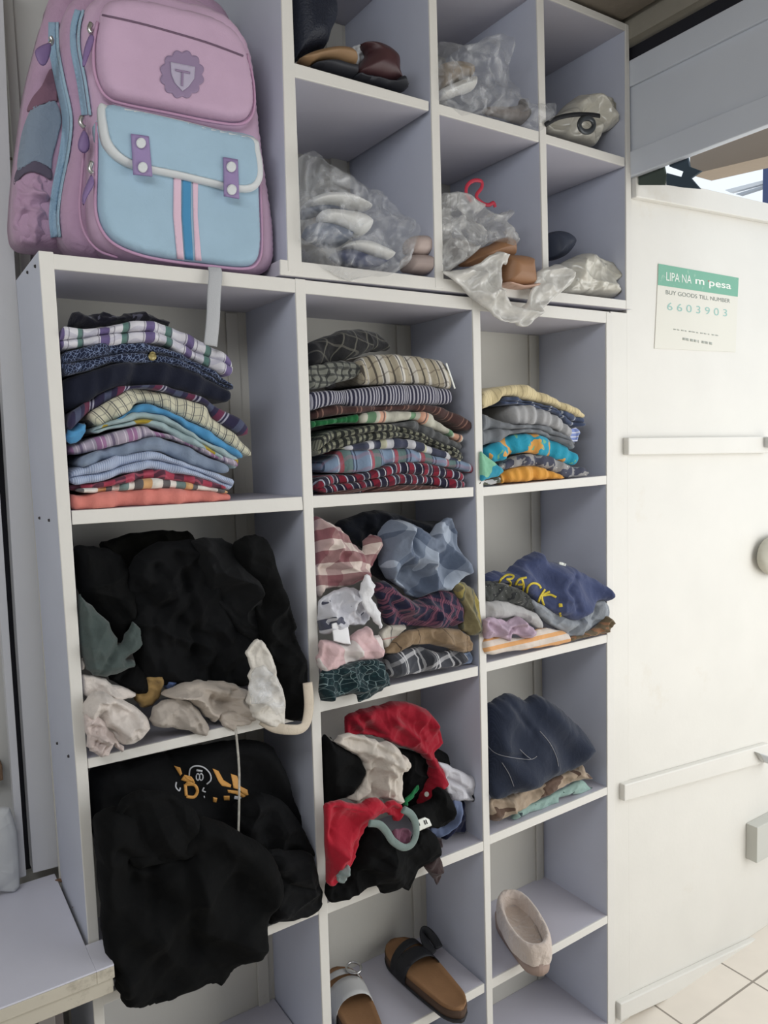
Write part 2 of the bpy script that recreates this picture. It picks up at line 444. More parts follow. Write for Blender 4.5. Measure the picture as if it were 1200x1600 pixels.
def film(name, rgb, opac, gloss=0.3, scale=45):
    """thin crinkled plastic"""
    m, nt, p = base_mat(name); out = nt.nodes['Material Output']
    p.inputs['Base Color'].default_value = srgb(rgb); p.inputs['Roughness'].default_value = 0.22; p.inputs['Specular IOR Level'].default_value = 0.9
    tr = N(nt, 'ShaderNodeBsdfTransparent'); tr.inputs[0].default_value = (0.97, 0.97, 0.97, 1)
    tc = N(nt, 'ShaderNodeTexCoord'); n = N(nt, 'ShaderNodeTexNoise'); n.inputs['Scale'].default_value = scale; n.inputs['Detail'].default_value = 3; n.inputs['Distortion'].default_value = 1.2
    nt.links.new(tc.outputs['Object'], n.inputs['Vector'])
    b = N(nt, 'ShaderNodeBump'); b.inputs['Strength'].default_value = 0.5; b.inputs['Distance'].default_value = 0.008; nt.links.new(n.outputs[0], b.inputs['Height']); nt.links.new(b.outputs[0], p.inputs['Normal'])
    r = N(nt, 'ShaderNodeMapRange'); r.inputs[1].default_value = 0.45; r.inputs[2].default_value = 0.7; r.inputs[3].default_value = opac; r.inputs[4].default_value = min(1, opac+gloss)
    nt.links.new(n.outputs[0], r.inputs[0])
    mx = N(nt, 'ShaderNodeMixShader'); nt.links.new(r.outputs[0], mx.inputs[0]); nt.links.new(tr.outputs[0], mx.inputs[1]); nt.links.new(p.outputs[0], mx.inputs[2]); nt.links.new(mx.outputs[0], out.inputs[0])
    return m
M_edge = scuffed('edge_paint', (224, 221, 214), (150, 138, 128), 0.45, 0.66)
M_board = scuffed('lavender_board', (194, 199, 216), (165, 155, 165), 0.5, 0.72)
M_under = plain('shelf_board', (194, 192, 204), 0.5, bump=0.05)
M_back = scuffed('cream_back', (200, 197, 187), (150, 142, 132), 0.55, 0.68)
M_wall = scuffed('painted_wall', (205, 205, 202), (120, 115, 112), 0.6, 0.66, 7)
M_post = scuffed('post_paint', (208, 209, 214), (130, 125, 130), 0.5, 0.64, 12)
M_door = scuffed('door_paint', (224, 221, 213), (214, 205, 188), 0.35, 0.6, 4)
M_lintel = plain('lintel_paint', (208, 214, 224), 0.45, bump=0.05)
M_dark = plain('dark_gap', (38, 38, 46), 0.9)
M_beam = plain('weathered_wood', (128, 118, 104), 0.85, bump=0.4, var=0.25, vscale=12)
M_ceil = plain('ceiling_board', (140, 130, 110), 0.9, bump=0.4, var=0.35, vscale=5)
M_screw = plain('screw', (70, 66, 66), 0.5, 0.6)
M_steel = plain('steel', (190, 190, 188), 0.3, 0.9)
# ------------------------------------------------------------------ the room
def struct(o): o['kind'] = 'structure'; return o
WROOT = set()
_link = link
def link(name, me, mat=None, parent=None, smooth=True):
    o = _link(name, me, mat, parent, smooth)
    if parent is not None and parent.name in WROOT: o.matrix_parent_inverse = Matrix.Translation(-parent.location)
    return o
def thing(name, label, cat, loc=(0, 0, 0), group=None):
    """Empty at the thing's base; its parts are given in world coordinates"""
    o = empty(name, loc); WROOT.add(o.name); return tag(o, label, cat, group)
def tile_mat():
    m = plain('floor_tiles', (232, 222, 208), 0.3, bump=0.02, var=0.1, vscale=8); nt = m.node_tree; p = nt.nodes['Principled BSDF']
    src = p.inputs['Base Color'].links[0].from_socket
    tc = N(nt, 'ShaderNodeTexCoord'); sx = N(nt, 'ShaderNodeSeparateXYZ'); nt.links.new(tc.outputs['Object'], sx.inputs[0])
    fac = None
    for ax, off in ((0, TX), (1, TY)):
        a = math_n(nt, 'LESS_THAN', math_n(nt, 'FRACT', math_n(nt, 'DIVIDE', math_n(nt, 'ADD', sx.outputs[ax], off), 0.30)), 0.02)
        fac = a if fac is None else math_n(nt, 'MAXIMUM', fac, a)
    nt.links.new(mixc(nt, fac, src, srgb((150, 140, 128))), p.inputs['Base Color'])
    return m
g0 = atz(1034, 1580, 0); g1 = atz(1140, 1530, 0); g2 = atz(1150, 1555, 0)
TX = 9.0-(g0[0]); TY = 9.0-(g2[1])
M_tile = tile_mat()
struct(box('floor', (-1.2, -3.6, -0.05), (6.5, 4.0, 0.0), M_tile, bev=0))
struct(box('ceiling', (-1.2, -3.6, 2.60), (1.42, 0.5, 2.66), M_ceil, bev=0))
struct(box('wall_back', (-1.2, 0.325, 0.0), (1.36, 0.40, 2.60), M_wall, bev=0))
struct(box('wall_left', (-1.26, -3.6, 0.0), (-1.2, 0.40, 2.60), M_wall, bev=0))
struct(box('wall_rear', (-1.2, -3.66, 0.0), (1.42, -3.6, 2.60), M_wall, bev=0))
# seams of the boarding on the back wall, above the backpack
struct(box('trim_1', (-0.10, 0.322, 2.10), (0.45, 0.325, 2.104), M_beam, bev=0))
struct(box('trim_2', (0.012, 0.312, 1.70), (0.030, 0.325, 2.6), M_wall))
M_beam2 = plain('dusty_board', (150, 144, 130), 0.85, bump=0.3, var=0.15, vscale=9)
# lintel over the shop front, running towards the viewer
struct(box('trim_3', (1.345, -3.6, 2.187), (1.36, 0.325, 2.455), M_lintel))
struct(box('trim_4', (1.337, -3.6, 2.395), (1.345, 0.325, 2.455), M_lintel, bev=0.002))
struct(box('trim_5', (1.338, -3.6, 2.186), (1.345, 0.325, 2.245), M_lintel, bev=0.002))
struct(box('recess_shade_strip', (1.37, -3.6, 2.455), (1.41, 0.325, 2.502), M_dark, bev=0))  # dark bar standing in for the shade in the recess above the lintel
struct(box('trim_12', (1.335, -3.6, 2.502), (1.41, 0.325, 2.598), M_beam2, bev=0))
struct(box('trim_7', (1.14, -3.6, 2.545), (1.32, 0.325, 2.598), M_beam))
struct(box('trim_8', (1.345, 0.035, 0.0), (1.40, 0.325, 2.18), M_wall, bev=0))
# post standing on the counter against the back wall
def quadpx(crop, pts, Y):
    return [tuple(at(x, y, Y)[[0, 2]]) for x, y in C(crop, pts)]
q = quadpx('px', [(-4, -40), (3, -40), (20, 357), (24, 430), (94, 1353), (52, 1364), (27, 1000), (5, 640), (-10, 380)], 0.262)
xs = q
V = [(x, 0.262, z) for x, z in q]+[(x, 0.30, z) for x, z in q]; n = len(q)
struct(mesh('trim_9', V, [tuple(range(n)), tuple(range(n, 2*n))[::-1]]+[(i, (i+1) % n, (i+1) % n+n, i+n) for i in range(n)], M_post))
q = quadpx('px', [(-30, 600), (-9, 640), (15, 1000), (41, 1368), (30, 1372), (3, 1000)], 0.255)
n = len(q); V = [(x, 0.255, z) for x, z in q]+[(x, 0.28, z) for x, z in q]
struct(mesh('trim_10', V, [tuple(range(n)), tuple(range(n, 2*n))[::-1]]+[(i, (i+1) % n, (i+1) % n+n, i+n) for i in range(n)], M_post))

q = quadpx('px', [(-20, 380), (-4, 380), (12, 640), (34, 1000), (58, 1362), (38, 1368), (12, 1000), (-8, 640)], 0.281)
n = len(q); V = [(x, 0.301, z) for x, z in q]+[(x, 0.303, z) for x, z in q]
struct(mesh('gap_shade_strip', V, [tuple(range(n)), tuple(range(n, 2*n))[::-1]]+[(i, (i+1) % n, (i+1) % n+n, i+n) for i in range(n)], M_dark))  # dark strip painted in as the shade of the gap beside the post
# ------------------------------------------------------------------ lower cubby shelf
def vline(p0, p1):
    """world x as a function of z along a line seen in the plane Y=0"""
    a = at(p0[0], p0[1], 0); b = at(p1[0], p1[1], 0)
    return lambda z: a[0]+(b[0]-a[0])*(z-a[2])/(b[2]-a[2])
ZT = 1.862
UL = [(vline((62, 420), (134, 1416)), vline((85, 420), (154, 1452))), (vline((462, 470), (498, 1434)), vline((478, 470), (512, 1429))),
      (vline((738, 488), (755, 1306)), vline((750, 488), (765, 1310))), (vline((947, 497), (949, 1320)), vline((957, 497), (960, 1320)))]
shelf = thing('cubby_shelf', 'white and lavender twelve-hole cubby shelf reaching the floor, filled with folded clothes', 'shelf', (0.63, 0.1, 0))
DEP = 0.226
def board(name, q, y1=DEP, y0=0.0, root=None, mat=None, strip=True, ys=0.004):
    root = root or shelf
    b = hexa(name, q, y0+ys, y1, mat or M_board, root, 0.0008)
    hexa('edge_strip', q, y0, y0+ys, M_edge, b, 0.0012)
    return b
for k, (l, r) in enumerate(UL):
    z1 = ZT-0.0015*k
    board('side_panel' if k in (0, 3) else 'divider', [(l(0), 0), (r(0), 0), (r(z1), z1), (l(z1), z1)], y0=-0.001)
def hboard(name, px, **k):
    q = [tuple(at(x, y, 0)[[0, 2]]) for x, y in px]; q = [q[3], q[2], q[1], q[0]]; BOARDS.append(q)
    return board(name, q, **k)
hboard('top_board', [(80, 396), (952, 487), (952, 505), (80, 420)], mat=M_under)
for a in ([(112, 798), (472, 776), (474, 797), (113, 820)], [(486, 775), (740, 761), (740, 776), (487, 794)], [(748, 762), (948, 743), (948, 757), (748, 776)],
          [(137, 1186), (486, 1104), (486, 1121), (138, 1201)], [(500, 1095), (747, 1041), (747, 1056), (500, 1113)], [(756, 1037), (950, 991), (950, 1004), (756, 1051)],
          [(155, 1558), (500, 1414), (500, 1428), (155, 1574)], [(510, 1412), (757, 1314), (757, 1329), (510, 1429)], [(765, 1306), (951, 1229), (951, 1241), (765, 1320)],
          [(515, 1672), (757, 1537), (757, 1551), (515, 1688)], [(766, 1532), (951, 1430), (951, 1442), (766, 1547)]):
    hboard('shelf_board', a, mat=M_under)
hexa('shelf_board', [(0.0, 0.322), (0.41, 0.322), (0.41, 0.337), (0.0, 0.337)], 0.002, DEP, M_under, shelf)
hexa('shelf_board', [(0.0, 0.01), (1.25, 0.01), (1.25, 0.03), (0.0, 0.03)], 0.002, DEP, M_under, shelf)
box('back_panel', (-0.01, DEP, 0.0), (1.27, DEP+0.006, ZT-0.012), M_back, shelf, bev=0)
for x0, x1 in ((1.215, 1.240), (0.792, 0.815), (0.372, 0.398)):
    box('batten', (x0, DEP-0.006, 0.03), (x1, DEP, ZT-0.03), M_back, shelf)
for x, y in ((33, 412), (43, 404)):
    pass
scr = [(0.03, 1.845), (0.10, 1.850), (0.07, 1.45), (0.16, 1.448), (0.05, 1.06), (0.15, 1.05)]
bm = bmesh.new()
for y, z in scr:
    bmesh.ops.create_cone(bm, cap_ends=True, segments=10, radius1=0.0028, radius2=0.002, depth=0.003, matrix=Matrix.Translation((UL[0][0](z)-0.0012, y, z)) @ Matrix.Rotation(-PI/2, 4, 'Y'))
me = bpy.data.meshes.new('screws'); bm.to_mesh(me); bm.free(); link('screw', me, M_screw, shelf.children[0])

# ------------------------------------------------------------------ upper cubby shelf
upper = thing('wall_cubby_shelf', 'upper white and lavender cubby shelf of six holes, set on top of the lower shelf', 'shelf', (0.86, 0.1, 1.866))
UD = 0.312
UU = [(vline((437, 0), (447, 400)), vline((454, 0), (469, 410))), (vline((667, 0), (677, 434)), vline((679, 0), (690, 434))),
      (vline((835, 0), (845, 420)), vline((846, 0), (854, 420))), (vline((974, 52), (975, 467)), vline((979, 45), (985, 478)))]
ZU = at(979, 42, 0)[2]; ZB = 1.870
for k, (l, r) in enumerate(UU):
    board('side_panel' if k in (0, 3) else 'divider', [(l(ZB), ZB), (r(ZB), ZB), (r(ZU), ZU), (l(ZU), ZU)], root=upper, y0=-0.007, y1=UD)
def uboard(name, q, **k):
    BOARDS.append(q); return board(name, q, root=upper, y0=-0.006, y1=UD, mat=M_under, **k)
def uh(px):
    q = [tuple(at(x, y, -0.006)[[0, 2]]) for x, y in px]; return [q[3], q[2], q[1], q[0]]
zt = ZU
uboard('top_board', [(UU[0][0](zt), zt-0.014), (UU[3][1](zt), zt-0.014), (UU[3][1](zt), zt+0.002), (UU[0][0](zt), zt+0.002)])
uboard('shelf_board', uh([(456, 97), (670, 158), (670, 173), (456, 119)]))
uboard('shelf_board', uh([(678, 160), (842, 205), (842, 222), (678, 176)]))
uboard('shelf_board', uh([(848, 208), (976, 246), (976, 260), (848, 222)]))
uboard('bottom_board', uh([(438, 405), (986, 470), (986, 483), (438, 429)]))
box('back_panel', (UU[0][0](2), UD, ZB), (UU[3][1](2), UD+0.006, ZU-0.01), M_back, upper, bev=0)
box('batten', (0.68, UD-0.01, ZB), (0.722, UD, ZU-0.02), M_back, upper)

HOLES += [(UL[k][1], UL[k+1][0], 0.0, 1.866, DEP-0.006) for k in range(3)]+[(UU[k][1], UU[k+1][0], 1.868, ZU, UD-0.01) for k in range(3)]
# ------------------------------------------------------------------ door leaf, hinged open beside the shelves
struct(box('trim_11', (1.2755, 0.004, 0.0), (1.337, 0.030, 1.862), M_door))
door = struct(box('door_1', (1.338, 0.006, 0.0), (2.45, 0.030, 2.180), M_door))
def rail(px, y0=-0.012, mat=None, name='rail'):
    q = [tuple(at(x, y, 0)[[0, 2]]) for x, y in px]; q = [q[3], q[2], q[1], q[0]]
    return hexa(name, q, y0, 0.006, mat or M_door, door, 0.003)
rail([(988, 272), (1260, 334), (1260, 360), (988, 310)], name='top_rail')
rail([(976, 684), (1196, 682), (1196, 708), (976, 711)])
rail([(970, 1224), (1196, 1160), (1196, 1188), (970, 1250)])
rail([(964, 1565), (1260, 1425), (1260, 1455), (964, 1592)], name='bottom_rail')

# bolts at the ends of the rails, a small box and a hanging pouch further along
for nm, pts in (('bolt', [(1187, 683), (1198, 684), (1198, 700), (1187, 699)]), ('bolt', [(1172, 1172), (1196, 1180), (1196, 1192), (1180, 1186)])):
    b = rail(pts, -0.03, M_steel, nm); b['label'] = 'grey steel bolt'
def mtl(name, a, b, c, d): pass
bx = box('metal_box', (at(1183, 1330, -0.03)[0], -0.03, at(1190, 1345, -0.03)[2]), (2.02, 0.0055, at(1190, 1290, -0.03)[2]), plain('grey_box', (198, 198, 190), 0.5))
tag(bx, 'small pale grey box fixed low on the white door at the right edge', 'box')
pc = cloth('hanging_pouch', 'px', [(1186, 858), (1196, 842), (1215, 836), (1230, 850), (1230, 880), (1210, 900), (1192, 893), (1184, 878)], -0.012, 0.03, plain('pouch', (190, 186, 170), 0.8), fold=None, Tb=0.01)
tag(pc, 'blurred olive-grey pouch hanging on the white door above the grey box', 'pouch')

# ------------------------------------------------------------------ payment poster
M_paper = plain('poster_paper', (222, 219, 206), 0.35, var=0.03)
M_green = scuffed('poster_green', (112, 178, 150), (214, 226, 214), 0.35, 0.6, 40)
M_ink = plain('ink', (172, 176, 166), 0.6); M_white = plain('white_print', (235, 238, 230), 0.5); M_ink2 = plain('green_ink', (150, 196, 186), 0.6)
M_red = plain('red_dot', (200, 120, 110), 0.6); M_dink = plain('dark_ink', (120, 130, 122), 0.6)
def sheet(name, crop, pts, y0, y1, mat, parent=None):
    q = [tuple(at(x, y, y0)[[0, 2]]) for x, y in C(crop, pts)]
    n = len(q); V = [(x, y0, z) for x, z in q]+[(x, y1, z) for x, z in q]
    return mesh(name, V, [tuple(range(n)), tuple(range(n, 2*n))[::-1]]+[(i, (i+1) % n, (i+1) % n+n, i+n) for i in range(n)], mat, parent)
poster = sheet('poster', 'p1', [(135, 155), (1018, 312), (1000, 700), (985, 1130), (90, 1090), (110, 700)], 0.0042, 0.0058, M_paper)
tag(poster, 'faded mobile payment poster with green header stuck on the white door', 'poster')
sheet('header', 'p1', [(135, 155), (1018, 312), (1008, 520), (128, 390)], 0.0036, 0.0042, M_green, poster)
def text(name, body, crop, p0, p1, hpx, mat, parent, y=0.003, bold=0.0, space=1.0):
    """lettering from p0 to p1 (baseline ends) on the plane y"""
    cu = bpy.data.curves.new(name, 'FONT'); cu.body = body; cu.size = 1; cu.offset = bold; cu.space_character = space; cu.extrude = 0.0
    o = bpy.data.objects.new(name, cu); COL.objects.link(o); bpy.context.view_layer.update()
    dg = bpy.context.evaluated_depsgraph_get(); me = bpy.data.meshes.new_from_object(o.evaluated_get(dg)); bpy.data.objects.remove(o)
    a = at(*C(crop, [p0])[0], y); b = at(*C(crop, [p1])[0], y)
    x0 = min(v.co.x for v in me.vertices); x1 = max(v.co.x for v in me.vertices); L = b-a
    s = np.linalg.norm(at(0, C('px', [(0, 0)])[0][1]+hpx/CROPS[crop][2]+500, y)-at(0, 500, y))*1.0
    c0 = at(*C(crop, [(p0[0], p0[1]-hpx)])[0], y); H = c0-a
    for v in me.vertices:
        t = (v.co.x-x0)/(x1-x0); w = v.co.y/0.7; p = a+L*t+H*w; v.co = (p[0], y, p[2])
    me.materials.clear(); me.update(); return link(name, me, mat, parent, False)
text('lettering', 'LIPA NA', 'p1', (220, 340), (498, 376), 95, M_white, poster, 0.0032)
text('lettering', 'm pesa', 'p1', (540, 375), (935, 436), 78, M_white, poster, 0.0032, bold=0.012)
text('lettering', 'BUY GOODS TILL NUMBER', 'p1', (215, 490), (922, 588), 46, M_dink, poster, 0.0038)
text('lettering', '6 6 0 3 9 0 3', 'p1', (230, 665), (890, 738), 85, M_ink2, poster, 0.0038)
ms = [sheet('d', 'p1', [(300+i*42, 872+i*6), (300+i*42+r_, 872+i*6+4), (300+i*42+r_, 888+i*6), (300+i*42, 884+i*6)], 0.0038, 0.0042, M_ink, poster) for i, r_ in enumerate([30, 22, 34, 18, 36, 28, 20, 32, 26, 18, 30, 30])]
join(ms, 'small_print')
ms = [sheet('d', 'p1', [(400+i*42, 970+i*7), (400+i*42+r_, 970+i*7+5), (400+i*42+r_, 1002+i*7), (400+i*42, 997+i*7)], 0.0038, 0.0042, M_ink, poster) for i, r_ in enumerate([36, 26, 34, 28, 10, 34, 28, 30])]
join(ms, 'small_print')
sheet('red_mark', 'p1', [(682, 338), (696, 340), (695, 356), (681, 354)], 0.0032, 0.0036, M_red, poster)

# ------------------------------------------------------------------ counter at the lower left
TZ = 0.762
M_ctop = scuffed('counter_laminate', (212, 212, 226), (160, 150, 150), 0.32, 0.68, 5); M_ply = scuffed('counter_edge', (198, 190, 172), (120, 106, 88), 0.6, 0.55, 14)
ct = thing('counter', 'white laminate counter top with raw worn edge at the lower left', 'counter', (-0.3, 0.1, TZ-0.05))
tp = at(178, 1505, 0)
cx = -0.0135; cc = atz(178, 1506, TZ); YC = cc[1]
hexa('counter_top', [(-0.75, TZ-0.003), (cx, TZ-0.003), (cx, TZ), (-0.75, TZ)], YC, 0.255, M_ctop, ct, 0.0008)
hexa('counter_board', [(-0.75, TZ-0.022), (cx, TZ-0.022), (cx, TZ-0.003), (-0.75, TZ-0.003)], YC-0.001, 0.255, M_ply, ct, 0.001)
# the corner that laps in front of the shelf side
hexa('counter_top', [(cx, TZ-0.003), (cc[0], TZ-0.003), (cc[0], TZ), (cx, TZ)], YC, -0.004, M_ctop, ct, 0.0005)
hexa('counter_board', [(cx, TZ-0.022), (cc[0], TZ-0.022), (cc[0], TZ-0.003), (cx, TZ-0.003)], YC-0.001, -0.004, M_ply, ct, 0.001)
hexa('front_rail', [(-0.75, TZ-0.048), (cc[0]-0.002, TZ-0.048), (cc[0]-0.002, TZ-0.0225), (-0.75, TZ-0.0225)], YC+0.003, YC+0.03, M_ply, ct, 0.002)
box('bracket', (cc[0]-0.03, YC+0.031, TZ-0.058), (cc[0]+0.006, -0.006, TZ-0.046), M_steel, ct)
box('apron', (-0.75, 0.02, 0.0), (-0.05, 0.04, TZ-0.023), plain('counter_front', (120, 112, 110), 0.7), ct)
for x in (-0.16, -0.09): box('leg', (x, -0.0, 0.0), (x+0.025, 0.02, TZ-0.023), plain('counter_leg', (150, 144, 140), 0.7), ct)
# splinter chips on the counter by the shelf
M_chip = plain('chip', (120, 88, 66), 0.8)
for pts in ([(215, 1040), (245, 1030), (268, 1036), (245, 1046)], [(283, 1148), (292, 1132), (315, 1130), (292, 1138)]):
    q = [atz(x, y, TZ+0.0002) for x, y in C('l1', pts)]; n = 4
    V = [tuple(p) for p in q]+[(p[0], p[1], TZ+0.002) for p in q]
    o = mesh('splinter', V, [(0, 1, 2, 3), (7, 6, 5, 4)]+[(i, (i+1) % n, (i+1) % n+n, i+n) for i in range(n)], M_chip)
    tag(o, 'thin dark splinter on the counter nearer the post' if pts[0][1] < 1100 else 'thin dark splinter on the counter touching the shelf side', 'splinter', 'splinters on the counter')
# things on the far left of the counter, behind the trim
pg = cloth('white_bag', 'px', [(-30, 1290), (-10, 1265), (14, 1262), (26, 1300), (30, 1385), (0, 1392), (-30, 1395)], 0.235, 0.02, plain('white_plastic', (205, 208, 210), 0.5), fold=(0.5, 40, 0.003), Tb=0.008, zmin=TZ+0.001)
tag(pg, 'crumpled white plastic bag at the far left end of the counter', 'bag')
bx = box('wooden_ledge', (-0.6, 0.285, 0.955), (-0.085, 0.324, 0.985), plain('brown_ledge', (120, 92, 70), 0.7)); tag(bx, 'narrow brown ledge on the wall left of the post', 'ledge')

# ------------------------------------------------------------------ outside, seen over the door
XB = 1.50; pa = atx(1108, 266, XB); pb = atx(1200, 244, XB); zb = pa[2]
zz_ = lambda y: pa[2]+(pb[2]-pa[2])*(y-pa[1])/(pb[1]-pa[1])
V = [(x, y, zz_(y)+dz) for x in (XB, XB+0.09) for y in (-1.2, atx(1078, 262, XB)[1]) for dz in (0, 0.09)]
o = mesh('awning_beam', V, [(0, 1, 3, 2), (4, 6, 7, 5), (0, 2, 6, 4), (1, 5, 7, 3), (0, 4, 5, 1), (2, 3, 7, 6)], plain('beam', (176, 158, 140), 0.8, bump=0.2)); tag(o, 'pale wooden awning beam outside above the door', 'beam')
M_blue = plain('blue_paint', (58, 74, 120), 0.6)
a = atx(1192, 252, 3.6); b = atx(1192, 318, 3.6)
o = box('blue_post', (3.6, b[1]-0.12, -0.0), (3.7, a[1], a[2]), M_blue); tag(o, 'dark blue post outside, seen over the door at the right edge', 'post')
def slat(name, pts, X, mat, label, cat, th=0.03):
    q = [atx(x, y, X) for x, y in C('r3', pts)]; n = len(q)
    if X < 2: q = [np.array([p[0], p[1], 2.23]) if b[1] < 1245 else p for p, b in zip(q, pts)]
    V = [tuple(p) for p in q]+[(p[0]+(0.006 if X < 2 else th), p[1], p[2]) for p in q]
    return tag(mesh(name, V, [tuple(range(n)), tuple(range(n, 2*n))[::-1]]+[(i, (i+1) % n, (i+1) % n+n, i+n) for i in range(n)], mat), label, cat)
slat('tarpaulin', [(300, 1240), (430, 1240), (470, 1262), (560, 1295), (480, 1350), (550, 1430), (420, 1420), (295, 1400), (300, 1310), (410, 1340), (425, 1300), (320, 1262)], 1.3605, plain('tarp', (60, 78, 92), 0.7), 'ragged dark blue-green tarpaulin outside above the door', 'tarpaulin')
slat('green_sheet', [(60, 1240), (110, 1240), (250, 1240), (290, 1330), (280, 1400), (20, 1400)], 1.3605, plain('dark_green', (70, 82, 74), 0.8), 'dull green sheet outside, left of the ragged tarpaulin', 'sheet')
slat('awning_pipe', [(740, 1440), (1045, 1362), (1045, 1388), (780, 1460)], 3.62, plain('pipe', (205, 210, 216), 0.5), 'pale grey pipe outside left of the blue post, upper one', 'pipe')
slat('awning_pipe', [(820, 1470), (1045, 1402), (1045, 1417), (850, 1480)], 3.62, plain('pipe2', (160, 168, 178), 0.5), 'thin darker grey pipe outside left of the blue post, lower one', 'pipe')
